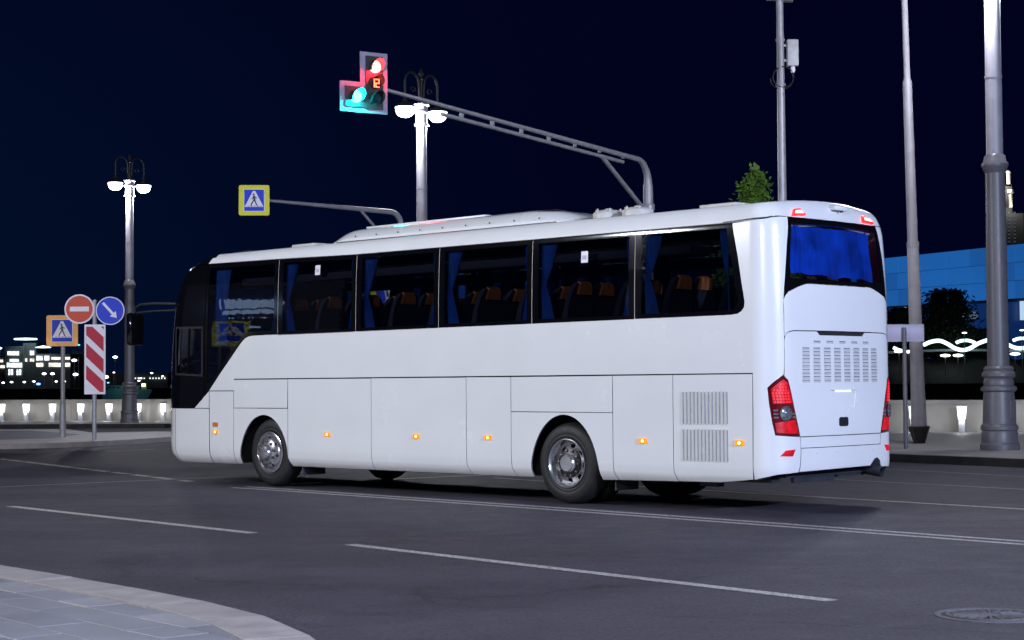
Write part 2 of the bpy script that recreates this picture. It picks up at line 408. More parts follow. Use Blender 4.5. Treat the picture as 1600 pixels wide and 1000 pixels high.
def at(pts, i, f): return (pts[i][0]+(pts[i+1][0]-pts[i][0])*f, pts[i][1]+(pts[i+1][1]-pts[i][1])*f)
for (i, f, t), (i2, f2, t2) in zip(wk, wk[1:]):
    o1, o2 = at(NK, i, f), at(NK, i2, f2); n1, n2 = at(NKi, i, f), at(NKi, i2, f2)
    if o1[1] > 22 or o1[1] < 4.5: continue
    d = (Vector(o2)-Vector(o1)).normalized()*.003
    slab_obj('kerb_stone', [(o1[0]+d.x, o1[1]+d.y), (o2[0]-d.x, o2[1]-d.y), (n2[0]-d.x, n2[1]-d.y), (n1[0]+d.x, n1[1]+d.y)], .02, .150 + random.uniform(-.002, .002), M['granite'])
ax = Vector((.651, -.759)); ay = Vector((-.759, -.651))
org = Vector((-3.87, 13.05)) + ay*(KW)
for r in range(0, 15):
    wrow = .30
    x = -9.0 + (r % 2)*.27 + random.uniform(-.15, .15)
    while x < 9:
        ln = random.choice([.4, .6, .6])
        g = .004
        q = [org + ax*(x+g) + ay*(r*wrow+g), org + ax*(x+ln-g) + ay*(r*wrow+g), org + ax*(x+ln-g) + ay*((r+1)*wrow-g), org + ax*(x+g) + ay*((r+1)*wrow-g)]
        x += ln
        poly = [tuple(v) for v in q]
        if max(p[1] for p in poly) < 4.5 or min(p[0] for p in poly) < -9: continue
        NKj = offset_line(NK, -(KW+.006))
        for a, b_ in zip(NKj[2:], NKj[3:]): 
            poly = clip(poly, a, b_)
            if len(poly) < 3: break
        if len(poly) < 3: continue
        area = abs(sum(poly[i][0]*poly[(i+1) % len(poly)][1]-poly[(i+1) % len(poly)][0]*poly[i][1] for i in range(len(poly))))/2
        if area < .01: continue
        slab_obj('paving_slab', poly, .09, .146 + random.uniform(-.004, .003), random.choice([M['slab'], M['slab'], M['slab2'], M['slab3']]))
# the plain rest of the near pavement behind the camera
poly_sheet('rear_pavement', [(-60, 36.5), (-24.4, 36.6), (-14.3, 24.9), (-9.2, 19.0), (-9.6, 8.2), (-6.1, 4.3), (-1.0, 4.3), (-1.0, -40), (-60, -40)], .143, M['slab'])

# traffic island
isl = [(-30, 37.5), (-20, 39.2), (-12.26, 41.2), (-10.9, 41.8), (-9.7, 43.6), (-9.0, 46.2), (-8.6, 48.6), (-9.4, 50.6), (-10.6, 51.2), (-12.3, 50.4), (-14.2, 54.8), (-24, 55.5), (-40, 52)]
poly_sheet('traffic_island', isl, .13, M['islandtop'], thick=.13, wallmat=M['granite'])
ib = MB(); c = Vector((-20, 47.5))
in2 = [tuple(Vector(p) + (c-Vector(p)).normalized()*1.1) for p in isl]
o = poly_sheet('island_paving', [(-33, 40.2), (-20, 42.6), (-14.2, 43.6), (-12.1, 45.0), (-12.2, 48.6), (-14.9, 53.2), (-24, 54), (-36, 50)], .134, M['slab'])

# road markings ------------------------------------------------------
def marking(name, segs, w_, m=None, z=.004):
    b = MB()
    for a, c in segs: ribbon(b, a, c, w_, z)
    o = b.build(name, m or M['line']); o['kind'] = 'structure'; return o
def polyl(pts): return list(zip(pts, pts[1:]))
def curve_band(name, pts, w_, m=None, z=.004):
    L = offset_line(pts, w_/2); R = offset_line(pts, -w_/2); b = MB()
    for i in range(len(pts)-1):
        b._f([b.bm.verts.new((*p, z)) for p in (L[i], L[i+1], R[i+1], R[i])])
    o = b.build(name, m or M['line']); o['kind'] = 'structure'; return o
marking('lane_dash', [((-6.29, 21.55), (-2.62, 17.40))], .13)
marking('lane_dash', [((-1.53, 16.10), (2.17, 11.75))], .13)
marking('lane_dash', [((5.0, 8.2), (7.8, 4.3))], .13)
marking('lane_dash', [((-13.5, 29.9), (-9.6, 25.4))], .13)
dl = [(-4.0, 25.2), (-3.2, 24.42), (0.35, 20.6), (2.6, 18.12), (4.66, 15.78), (7.5, 12.3), (12, 6)]
curve_band('double_line', offset_line(dl, .13), .11); curve_band('double_line', offset_line(dl, -.13), .11)
curve_band('edge_line', [(-.3, 27.2), (.35, 26.3), (2.43, 23.93), (5.87, 19.84), (9.2, 15.4), (14, 8)], .11)
curve_band('edge_line', [(1.4, 30.9), (4.68, 26.34), (6.93, 23.39), (11, 17), (16, 8)], .10, M['line2'])
curve_band('edge_line', [(2.0, 35.8), (6.23, 29.03), (7.84, 26.45), (11, 20.5), (16, 10)], .10, M['line2'])
P0 = Vector((-10.9, 36.1)); P1 = Vector((-4.75, 26.55)); dd = (P1-P0); Ld = dd.length; dd = dd/Ld
dash_pts = [(0, 10), (14, 34), (38, 60), (62, 86), (88, 113), (117, 139), (143, 168), (177, 200), (208, 233), (240, 268), (282, 298)]
def gy(px):   # ground distance along the dashed line for picture column px
    y = 717 + (748-717)/262.0*px; return 1.5*FPX/(y - (604 - px*.0073))
segs = []
def gpt(px): Y = gy(px); return ((px-800)/FPX*Y - .0, Y)
for a, c_ in dash_pts: segs.append((gpt(a), gpt(c_)))
marking('guide_dashes', segs, .15)
curve_band('stop_line', [(-8.1, 25.3), (-6.5, 26.6), (-5.2, 27.6), (-4.3, 28.2)], .12, M['line2'])
curve_band('stop_line', [(-3.4, 25.9), (-1.9, 27.0), (-1.04, 27.64), (1.2, 29.2)], .14)
marking('island_line', [((-9.3, 39.4), (-8.4, 40.3))], .12)

# manhole
mh = empty('manhole_cover', (3.02, 10.97, 0), 0, 'round iron manhole cover with radial ribs in the asphalt', 'manhole cover')
b = MB(); b.lathe([(.345, -.02), (.345, .006), (.335, .009), (.315, .009), (.308, .004), (.308, -.02)], 56); b.build('rim', M['cover_hi'], mh)
b = MB(); b.lathe([(.30, -.02), (.30, .003), (.295, .005), (0, .005)], 48, smooth=False); b.build('lid', M['cover'], mh)
b = MB()
for k in range(20):
    a = 2*PI*k/20 + .08; b.box((.155*math.cos(a), .155*math.sin(a), .0085), (.165, .013, .008), a)
b.lathe([(.275, .005), (.275, .012), (.255, .012), (.255, .005)], 48)
b.lathe([(.06, .005), (.055, .010), (0, .010)], 20)
o = b.build('rib', M['cover_hi'], mh); o['kind'] = 'stuff'

# ================================================================== PARAPET WALL
def seglen(pts):
    L = [0]
    for a, c in zip(pts, pts[1:]): L.append(L[-1] + (Vector(c)-Vector(a)).length)
    return L
pw = empty('parapet_wall', (0, 0, 0), 0, 'low pale granite parapet along the back of the far pavement', 'wall')
Wl = WALL; wi = offset_line(Wl, .45)
LLw = seglen(Wl)
step = 3.0; t = 0; npan = 0
def wpt(pts, t):
    i = min(max(bisect.bisect_right(LLw, t)-1, 0), len(pts)-2); f = (t-LLw[i])/(LLw[i+1]-LLw[i]); return at(pts, i, f)
while t < LLw[-1]-.1:
    t2 = min(t+step, LLw[-1])
    a, c, d, e = wpt(Wl, t+.006), wpt(Wl, t2-.006), wpt(wi, t2-.006), wpt(wi, t+.006)
    near_seg = -30 < a[0] < 22
    b = MB(); b.prism([a, c, d, e], 0.0, .87); b.build('wall_block', M['wall'], pw)
    da = (Vector(c)-Vector(a)).normalized(); nn = Vector((-da.y, da.x))
    def off(p, k): return (p[0]+nn.x*k, p[1]+nn.y*k)
    b = MB(); b.prism([off(a, -.05), off(c, -.05), off(d, .05), off(e, .05)], .87, .965); b.build('coping_stone', M['wallcap'], pw)
    t = t2
b = MB(); b.prism([Wl[0]] + Wl[1:] + list(reversed(offset_line(Wl, .40)))[:0] + [offset_line(Wl, .40)[-1]] + list(reversed(offset_line(Wl, .40)))[1:], -6, .02) if False else None

# light bollards along the wall
def make_bollard():
    r = empty('light_bollard', (0, 0, 0))
    b = MB(); b.box((0, 0, .17), (.16, .12, .34), bev=.006); b.build('post', M['bol_body'], r)
    b = MB(); b.prism([(-.085, .34), (.085, .34), (.115, .66), (-.115, .66)], -.07, .07, Matrix.Rotation(PI/2, 4, 'X')); b.build('lamp_glass', M['bol_light'], r)
    b = MB(); b.box((0, 0, .675), (.28, .17, .03), bev=.004); b.build('cap', M['bol_body'], r)
    l = bpy.data.lights.new('bollard_glow', 'POINT'); l.energy = 8; l.color = (.9, .94, 1); l.shadow_soft_size = .06
    lo = bpy.data.objects.new('bollard_glow', l); col.objects.link(lo); lo.parent = r; lo.location = (0, -.20, .42)
    tag(r, 'x', 'bollard light', 'light bollards along the foot of the parapet')
    return r
bol = make_bollard(); first = True
def pix_on_wall(px, extra=.28):
    # world point on the wall foot seen at picture column px
    for i in range(len(Wl)-1):
        A, B = Vector(Wl[i]), Vector(Wl[i+1]); k = (px-800)/FPX*1.0
        den = (B.x-A.x) - k*(B.y-A.y)
        if abs(den) < 1e-9: continue
        f = (k*A.y - A.x)/den
        if 0 <= f <= 1 and (A+(B-A)*f).y > 0:
            P = A + (B-A)*f; d = (B-A).normalized(); n = Vector((d.y, -d.x)); return P + n*extra, math.atan2(d.y, d.x)
    return None
bcols = [9, 47, 88, 132, 176, 221]
names = {9: 'leftmost light bollard at the foot of the parapet', 47: 'second light bollard from the left at the parapet foot', 88: 'light bollard just left of the orange crossing sign post', 132: 'light bollard just left of the striped marker post', 176: 'light bollard between the marker post and the lamp post base', 221: 'light bollard between the lamp post base and the front of the coach', 1503: 'light bollard between the pale mast and the thick lamp post'}
extra = {265: 'light bollard just past the front of the coach, hidden by it', 300: 'second light bollard hidden behind the front of the coach', 340: 'third light bollard hidden behind the front of the coach', 1433: 'light bollard directly behind the pale mast foot', 1578: 'light bollard directly behind the thick lamp post', 1655: 'light bollard outside the right picture edge'}
names.update(extra)
for px in bcols + [1503] + list(extra):
    q = pix_on_wall(px)
    if not q: continue
    P, a = q
    if first: o = bol; first = False; o.location = (P.x, P.y, .14); o.rotation_euler = (0, 0, a)
    else: o = dup(bol, (P.x, P.y, .14), a)
    o['label'] = names[px]

# ================================================================== STREET LAMPS
def make_lamp():
    r = empty('street_lamp', (0, 0, 0))
    tag(r, 'x', 'street lamp', 'twin-arm street lamps along the embankment')
    b = MB()   # cast base
    b.lathe([(.34, 0), (.34, .10), (.315, .13), (.315, .30), (.30, .34), (.325, .36), (.325, .42), (.29, .46), (.27, .95), (.262, 1.02), (.31, 1.05), (.31, 1.10), (.26, 1.14), (.265, 1.22), (.245, 1.26), (.29, 1.30), (.29, 1.35), (.25, 1.40), (.262, 1.44), (.225, 1.48)], 28)
    b.build('base', M['pole'], r)
    b = MB(); b.box((.0, -.285, .70), (.16, .03, .34), bev=.006); b.build('access_door', M['pole'], r)
    b = MB(); b.lathe([(.192, 1.48), (.170, 4.9)], 28); b.build('lower_shaft', M['pole'], r)
    b = MB(); b.lathe([(.170, 4.9), (.19, 4.93), (.215, 4.99), (.235, 5.03), (.235, 5.07), (.20, 5.12), (.185, 5.2), (.150, 5.24)], 28); b.build('collar', M['pole'], r)
    b = MB(); b.lathe([(.146, 5.24), (.143, 6.6), (.152, 6.6), (.152, 6.64), (.142, 6.64), (.138, 8.3)], 28); b.build('upper_shaft', M['pole_light'], r)  # paler than the lower shaft: light from the heads put into the colour
    b = MB(); b.lathe([(.150, 8.3), (.20, 8.32), (.20, 8.36), (.16, 8.40), (.16, 8.62), (.17, 8.66), (.21, 8.68), (.21, 8.72), (.17, 8.76), (.17, 8.86), (.22, 8.88), (.22, 8.92), (0, 8.96)], 20); b.build('capital', M['pole_light'], r)
    b = MB(); b.lathe([(.10, 8.95), (.10, 8.98), (.04, 9.2), (.035, 9.55), (.08, 9.6), (.045, 9.68), (.08, 9.75), (.045, 9.84), (0, 9.95)], 16); b.build('finial', M['lampdark'], r)
    for sx in (-1, 1):
        pts = [(sx*.06, 0, 8.9)]
        for k in range(13):
            a = PI - PI*k/12; pts.append((sx*(.36 + .26*math.cos(a)), 0, 9.45 + .30*math.sin(a)))
        pts += [(sx*.62, 0, 9.15), (sx*.62, 0, 8.98)]
        b = MB(); b.tube(pts, .035, 8)
        sc = [(sx*(.30+.10*math.cos(t_)*(1-t_/9)), 0, 9.28+.10*math.sin(t_)*(1-t_/9)) for t_ in [k*.5 for k in range(13)]]
        b.tube(sc, .018, 6)
        arm = b.build('arm', M['lampdark'], r)
        T = Matrix.Translation((sx*.62, 0, 0))
        b = MB(); b.lathe([(.03, 9.05), (.07, 9.0), (.09, 8.93), (.20, 8.87), (.27, 8.80), (.285, 8.77), (.275, 8.765), (.19, 8.80)], 24, T); sh = b.build('lamp_shade', M['lampdark'], r)
        b = MB(); b.lathe([(.262, 8.775), (.255, 8.69), (.225, 8.60), (.165, 8.535), (.09, 8.505), (0, 8.50)], 24, T); b.build('lamp_bowl', M['bowl'], r)
        l = bpy.data.lights.new('bowl_light', 'POINT'); l.energy = LAMP_W; l.color = LAMP_COL; l.shadow_soft_size = .16
        lo = bpy.data.objects.new('bowl_light', l); col.objects.link(lo); lo.parent = r; lo.location = (sx*.62, 0, 8.30)
    return r
lamp = make_lamp()
def angd(x, y): return math.atan2(y, x)
lamp.location = (-14.05, 63.1, .14); lamp.rotation_euler = (0, 0, angd(.44, .48)); lamp['label'] = 'glowing street lamp furthest left, behind the round signs'
dup(lamp, (-2.50, 48.0, .14), angd(.44, .48), 'glowing street lamp whose bowls show behind the traffic signal arm')
dup(lamp, (9.375, 33.17, .14), angd(.5, .4), 'thick street lamp post near the right edge, heads out of sight')
def power(root, watts, colr=LAMP_COL):
    ld = bpy.data.lights.new('bowl_light', 'POINT'); ld.energy = watts; ld.color = colr; ld.shadow_soft_size = .16
    for ch in root.children:
        if ch.type == 'LIGHT': ch.data = ld
LB = [o for o in bpy.data.objects if o.get('label', '').startswith('glowing street lamp whose')][0]; LB.scale = (1.03,)*3
LC = [o for o in bpy.data.objects if o.get('label', '').startswith('thick street lamp')][0]; LC.scale = (1.09,)*3
power(lamp, 500); power(LB, 600); power(LC, 650)
NEARL = 'twin-headed street lamp on the near side of the road beside or behind the camera, outside the picture'
power(dup(lamp, (-19.3, 18.4, .14), angd(.7, .6), 'street lamp on the near pavement outside the left edge of the picture'), 5600, (.89, .92, 1))
power(dup(lamp, (-4.6, -3.5, .14), angd(.7, .6), 'street lamp standing behind the camera on the near pavement'), 3800, (.89, .92, 1))
power(dup(lamp, (15.5, -1.0, .0), angd(.7, .6), 'street lamp on the near pavement outside the right edge of the picture'), 15000, (.60, .70, 1))

# ================================================================== OTHER POLES
# tall pale flagpole
fpz = empty('flagpole', (8.70, 36.85, .14), 0, 'tall pale tapering mast with a dark foot right of the coach', 'mast')
fpz.rotation_euler = (0, math.radians(-1.05), 0)
b = MB(); b.lathe([(.10, 0), (.12, .0), (.22, .30), (.235, .33), (.235, .36), (.20, .37), (0, .37)], 8, smooth=False); b.build('foot', M['lampdark'], fpz)
b = MB(); b.lathe([(.17, .37), (.15, 1.2), (.125, 4.25), (.12, 4.26)], 20); b.build('lower_tube', M['pole_light'], fpz)
b = MB(); b.lathe([(.132, 4.2), (.132, 4.32), (.112, 4.33), (.098, 7.8)], 20); b.build('middle_tube', M['pole_light'], fpz)
b = MB(); b.lathe([(.078, 7.75), (.078, 7.85), (.07, 7.86), (.06, 12.5), (.09, 12.55), (0, 12.7)], 16); b.build('upper_tube', M['pole_light'], fpz)
# CCTV / equipment pole
ep = empty('equipment_pole', (6.33, 40.0, .14), 0, 'slim grey pole with equipment cabinet and cable loop behind the coach', 'pole')
b = MB(); b.lathe([(.13, 0), (.11, 4), (.092, 8), (.08, 11.5)], 18); b.build('shaft', M['pole_galv'], ep)
b = MB(); b.box((.28, -.02, 9.02), (.26, .20, .62), bev=.015); b.box((.13, 0, 9.2), (.14, .05, .05)); b.box((.13, 0, 8.85), (.14, .05, .05)); b.build('cabinet', M['bol_body'], ep)
b = MB(); b.lathe([(.045, 8.70), (.06, 8.62), (.04, 8.55), (0, 8.54)], 12, Matrix.Translation((.28, -.05, 0))); b.build('camera_dome', M['white_sheet'], ep)
b = MB(); b.tube([(.05 + .24*math.cos(a), -.08, 8.45 + .24*math.sin(a)) for a in [2*PI*k/24 for k in range(25)]], .014, 6, False); b.tube([(.02 + .27*math.cos(a), -.05, 8.42 + .25*math.sin(a)) for a in [PI + PI*k/16 for k in range(20)]], .012, 6, False); b.build('cable_loop', M['black'], ep)
b = MB(); b.tube([(-.02, -.09, 8.3), (-.02, -.09, 9.4)], .03, 8); b.lathe([(.11, 9.3), (.11, 9.36)], 14); b.lathe([(.12, 8.25), (.12, 8.30)], 14); b.build('clamp', M['pole_light'], ep)
b = MB(); b.box((-.17, -.1, 10.32), (.26, .34, .10), bev=.02); b.box((.18, -.1, 10.30), (.26, .34, .14), bev=.02); b.box((0, -.05, 10.36), (.3, .06, .05)); b.build('floodlight_head', M['bol_body'], ep)

# street name plate seen from behind
sp = empty('street_sign', (7.78, 34.1, .14), 0, 'blank lavender rectangular sign on a thin post beside the coach rear', 'sign')
b = MB(); b.lathe([(.045, 0), (.045, 2.4), (0, 2.4)], 12); b.build('post', M['pole'], sp)
b = MB(); b.box((0, .05, 2.29), (.80, .025, .34), bev=.006); b.build('sign_plate', M['signback'], sp)
b = MB(); b.box((0, .033, 2.455), (.80, .012, .012)); b.box((0, .033, 2.125), (.80, .012, .012)); b.box((.394, .033, 2.29), (.012, .012, .318)); b.box((-.394, .033, 2.29), (.012, .012, .318)); b.build('sign_rim', M['bol_body'], sp)

# ================================================================== TRAFFIC SIGNAL ON MAST ARM
SG = Vector((-2.42, 30.4, 0)); MS = Vector((3.20, 40.0, .14)); AH = 6.62
ts = empty('traffic_signal_mast', tuple(MS), 0, 'grey mast with long sloping arm reaching over the coach', 'signal mast')
rel = SG - MS; rel.z = 0; d = rel.normalized(); Ln = rel.length
b = MB(); b.lathe([(.16, 0), (.14, .1), (.12, 5.0), (.112, 5.95)], 18); b.lathe([(.145, 5.35), (.15, 5.36), (.15, 5.48), (.14, 5.5)], 16); b.build('mast', M['pole_galv'], ts)
b = MB()
pts = [(0, 0, 5.9), (0, 0, AH-.62)]
for k in range(1, 9):
    a = PI/2*k/8; q = d*(.55*(1-math.cos(a))); pts.append((q.x, q.y, AH-.62+.5*math.sin(a)))
q = d*Ln; pts.append((q.x, q.y, AH+.02)); b.tube(pts, [.10, .095] + [.088-.004*k for k in range(8)] + [.036], 12)
p2 = []
for k in range(0, 9):
    a = PI/2*k/8; q = d*(.05+.65*(1-math.cos(a))); p2.append((q.x, q.y, AH-.72+.42*math.sin(a)))
b.mi = 0
q0 = d*1.3; q1 = d*(Ln*.80); b.tube([(q0.x, q0.y, AH-.27), (q1.x, q1.y, AH-.18)], .042, 10)
for k in range(7):
    q = d*(1.3+k*1.15); b.box((q.x, q.y, AH-.13), (.12, .03, .12), angd(d.x, d.y))
b.build('arm', M['pole_galv'], ts)
b = MB(); q = d*2.35; b.tube([(0, 0, 5.25), (q.x, q.y, AH-.25)], .05, 10); b.build('brace', M['pole_galv'], ts)

tl = empty('traffic_signal', (SG.x, SG.y, AH+.23), 0, 'traffic signal showing red, countdown digits and lit green side section', 'traffic light')
FM = facing((0, 0, 0), math.radians(32)); FM0 = FM.copy()
def sec(cx, cy, m, name, vis=True):
    b = MB(); b.prism(circle(.112, 24, cx, cy), .02, .05, FM); o = b.build(name, m, tl)
    # hood: open-bottomed cylinder
    b = MB(); n = 18
    for r_, fl in ((.118, 0), (.123, 1)):
        A = []; B = []
        for k in range(n+1):
            a = math.radians(-35 + 250*k/n); x_, y_ = cx + r_*math.cos(a), cy + r_*math.sin(a); l = .06 + .19*(.5+.5*math.sin(a))
            A.append(b.bm.verts.new(FM @ Vector((x_, y_, .02)))); B.append(b.bm.verts.new(FM @ Vector((x_, y_, .02+l))))
        for k in range(n): b._f([A[k], A[k+1], B[k+1], B[k]], True)
    b.build('hood', M['sig_dark'], tl)
W2, zt, zb = .27, .54, -.55
b = MB(); b.prism([(-W2, zb), (W2, zb), (W2, zt), (-W2, zt)], -.03, -.01, FM); b.prism([(-W2-.40, zb-.0), (-W2-.003, zb-.0), (-W2-.003, -.01), (-W2-.40, -.01)], -.03, -.01, FM)
b.build('backboard', M['sig_back'], tl)
b = MB()
b.prism([(-.17, -.48), (.17, -.48), (.17, .47), (-.17, .47)], -.16, .02, FM); b.prism([(-.58, -.46), (-.174, -.46), (-.174, -.10), (-.58, -.10)], -.16, .02, FM)
b.build('housing', M['sig_dark'], tl)
sec(0, .28, M['sig_red'], 'red_light'); sec(0, -.30, M['sig_off'], 'green_light'); sec(-.38, -.28, M['sig_green'], 'green_side_light')
b = MB()
n = 18
for r_ in (.118, .123):
    A = []; B = []
    for k in range(n+1):
        a = math.radians(-35 + 250*k/n); x_, y_ = r_*math.cos(a), -.01 + r_*math.sin(a); l = .06+.17*(.5+.5*math.sin(a))
        A.append(b.bm.verts.new(FM @ Vector((x_, y_, .02)))); B.append(b.bm.verts.new(FM @ Vector((x_, y_, .02+l))))
    for k in range(n): b._f([A[k], A[k+1], B[k+1], B[k]], True)
b.build('hood', M['sig_dark'], tl)
b = MB(); b.prism(circle(.108, 24, 0, -.01), .0201, .028, FM); b.build('countdown_screen', M['red_dark'], tl)
SEG = {'a': (0, 1, 1, 1), 'b': (1, 1, 1, .5), 'c': (1, .5, 1, 0), 'd': (0, 0, 1, 0), 'e': (0, 0, 0, .5), 'f': (0, .5, 0, 1), 'g': (0, .5, 1, .5)}
b = MB()
def digit(x0, segs_):
    w_, h = .062, .135
    for s_ in segs_:
        x1, y1, x2, y2 = SEG[s_]; X1, Y1, X2, Y2 = x0+x1*w_, -.0775+y1*h, x0+x2*w_, -.0775+y2*h
        t_ = .009
        b.prism([(min(X1, X2)-t_, min(Y1, Y2)-t_), (max(X1, X2)+t_, min(Y1, Y2)-t_), (max(X1, X2)+t_, max(Y1, Y2)+t_), (min(X1, X2)-t_, max(Y1, Y2)+t_)], .029, .034, FM)
digit(-.075, 'bc'); digit(.018, 'abged')
b.build('countdown_digits', M['sig_digit'], tl)
for (x_, y_, c_, e_) in ((0, .28, (1, .008, .02), 110), (-.38, -.28, (.0, .85, .80), 90)):
    l = bpy.data.lights.new('signal_glow', 'POINT'); l.energy = e_; l.color = c_; l.shadow_soft_size = .08
    lo = bpy.data.objects.new('signal_glow', l); col.objects.link(lo); lo.parent = tl; lo.location = FM @ Vector((x_, y_-.03, .16))

# ================================================================== PEDESTRIAN SIGNS
def ped_sign(b_parent, T, S, bordermat, sheet='yellow'):
    h = S/2
    b = MB(); b.prism(rrect(S, S, S*.06), -.03, .0, T); b.build('sign_border', bordermat, b_parent)
    b = MB(); b.prism(rrect(S*.68, S*.74, S*.02), .0005, .004, T); b.build('white_margin', M['white_sheet'], b_parent)
    b = MB(); b.prism([(-S*.32, -S*.35), (S*.32, -S*.35), (S*.32, S*.35), (-S*.32, S*.35)], .0045, .008, T); b.build('blue_panel', M['blue'], b_parent)
    b = MB(); b.prism([(-S*.31, -S*.22), (S*.31, -S*.22), (S*.035, S*.31), (-S*.035, S*.31)], .0085, .012, T); b.build('white_triangle', M['white_sheet'], b_parent)
    b = MB(); z0, z1 = .0125, .016
    b.prism(circle(S*.034, 12, -S*.015, S*.19), z0, z1, T)
    def limb(x1, y1, x2, y2, w_):
        v = Vector((x2-x1, y2-y1)); n = Vector((-v.y, v.x)).normalized()*w_/2*S
        b.prism([(x1*S-n.x, y1*S-n.y), (x2*S-n.x, y2*S-n.y), (x2*S+n.x, y2*S+n.y), (x1*S+n.x, y1*S+n.y)], z0, z1, T)
    limb(-.01, .15, .015, .0, .065); limb(.0, .01, -.07, -.10, .04); limb(-.065, -.09, -.10, -.18, .035); limb(.02, .01, .06, -.10, .04); limb(.055, -.09, .10, -.18, .035)
    limb(0, .13, -.07, .04, .028); limb(0, .13, .09, .07, .028)
    for k in range(5):
        x0 = -.22 + k*.105; b.prism([(S*x0, -S*.205), (S*(x0+.05), -S*.205), (S*(x0+.06), -S*.185), (S*(x0+.015), -S*.185)], z0, z1+.001*0, T)
    b.build('walking_figure', M['pict'], b_parent)
CS = Vector((-6.0, 40.0, 5.80)); CP = Vector((-2.76, 43.0, .14))
cs = empty('crossing_sign_mast', tuple(CP), 0, 'slim grey mast whose level arm carries the yellow crossing sign', 'sign mast')
dv = Vector((CS.x+.30, CS.y+.06, 0)) - CP; dv.z = 0; Lc = dv.length; dn = dv.normalized(); AZ = 5.80-.14
b = MB(); b.lathe([(.10, 0), (.085, AZ-.35)], 14); b.build('mast', M['pole_galv'], cs)
b = MB(); pts = [(0, 0, AZ-.35)]
for k in range(1, 8):
    a = PI/2*k/7; q = dn*(.35*(1-math.cos(a))); pts.append((q.x, q.y, AZ-.35+.33*math.sin(a)))
q = dn*Lc; pts.append((q.x, q.y, AZ+.0)); b.tube(pts, [.07]*(len(pts)-1)+[.035], 10); b.build('arm', M['pole_galv'], cs)
b = MB(); q = dn*1.3; b.tube([(0, 0, AZ-1.15), (q.x, q.y, AZ-.06)], .035, 8); b.build('brace', M['pole_galv'], cs)
hs = empty('crossing_sign', tuple(CS), 0, 'yellow bordered crossing sign at the end of the mast arm', 'road sign')
ped_sign(hs, facing((0, 0, 0), math.radians(5)), .71, M['yellow'])
b = MB(); b.box((.12, .06, 0), (.3, .05, .06)); b.build('bracket', M['pole_galv'], hs)

# island post 1: crossing sign, red signal light put into its orange border colour
p1 = empty('crossing_sign_post', (-12.05, 46.1, .13), 0, 'orange bordered crossing sign on a grey post on the island', 'road sign')
b = MB(); b.lathe([(.085, 0), (.085, .9), (.06, .92), (.06, 3.0)], 14); b.build('post', M['pole_galv'], p1)
ped_sign(p1, facing((0, -.09, 2.85), math.radians(3)), .83, M['red_lit_yellow_sheet'])
# island post 2: hazard marker with round signs
p2_ = empty('sign_post', (-10.62, 43.7, .13), 0, 'post with no entry disc, blue arrow disc and striped board', 'sign post')
b = MB(); b.lathe([(.055, 0), (.055, 3.55), (0, 3.56)], 14); b.build('post', M['pole_galv'], p2_)
TT = facing((.03, -.08, 2.04-.0), math.radians(2))
b = MB(); b.prism(rrect(.53, 1.77, .02), -.02, 0, TT); b.build('marker_board', M['white_sheet'], p2_)
def clipbox(poly, x0, x1, y0, y1):
    for (f_, v_, ax_) in ((1, x0, 0), (-1, x1, 0), (1, y0, 1), (-1, y1, 1)):
        R = []
        for i in range(len(poly)):
            p, q = poly[i], poly[(i+1) % len(poly)]; a, c_ = (p[ax_]-v_)*f_, (q[ax_]-v_)*f_
            if a >= 0: R.append(p)
            if a*c_ < 0: t_ = a/(a-c_); R.append((p[0]+(q[0]-p[0])*t_, p[1]+(q[1]-p[1])*t_))
        poly = R
        if not poly: return []
    return poly
for k in range(4):
    y0 = 1.18 - k*.56
    pl = clipbox([(-.22, y0), (.22, y0-.42), (.22, y0-.42+.36), (-.22, y0+.36)], -.22, .22, -.83, .83)
    if len(pl) > 2:
        b = MB(); b.prism(pl, .0005, .004, TT); b.build('red_stripe', M['red_sheet'], p2_)
T1 = facing((-.36, -.10, 3.40-.08), math.radians(4))
b = MB(); b.prism(circle(.375, 40), -.02, 0, T1); b.build('disc_rim', M['white_sheet'], p2_)
b = MB(); b.prism(circle(.335, 40), .0005, .004, T1); b.build('no_entry_disc', M['noentry'], p2_)
b = MB(); b.prism([(-.24, -.06), (.24, -.06), (.24, .06), (-.24, .06)], .0045, .008, T1); b.build('white_bar', M['white_sheet'], p2_)
T2 = facing((.42, -.10, 3.35-.08), math.radians(4))
b = MB(); b.prism(circle(.36, 40), -.02, 0, T2); b.build('disc_rim', M['white_sheet'], p2_)
b = MB(); b.prism(circle(.335, 40), .0005, .004, T2); b.build('keep_right_disc', M['blue'], p2_)
b = MB(); T2r = T2 @ Matrix.Rotation(math.radians(-48), 4, 'Z')
b.prism([(-.27, -.032), (.10, -.032), (.10, -.10), (.25, 0), (.10, .10), (.10, .032), (-.27, .032)], .0045, .008, T2r); b.build('white_arrow', M['white_sheet'], p2_)

# a second crossing sign beside the near lane, reflected in the coach glass
r2 = empty('crossing_sign_post', (-19.5, 28.0, .12), 0, 'yellow bordered crossing sign standing outside the left picture edge', 'road sign')
b = MB(); b.lathe([(.06, 0), (.06, 3.2)], 14); b.build('post', M['pole_galv'], r2)
ped_sign(r2, facing((.08, 0, 2.75), math.radians(80)), .9, M['yellow'])

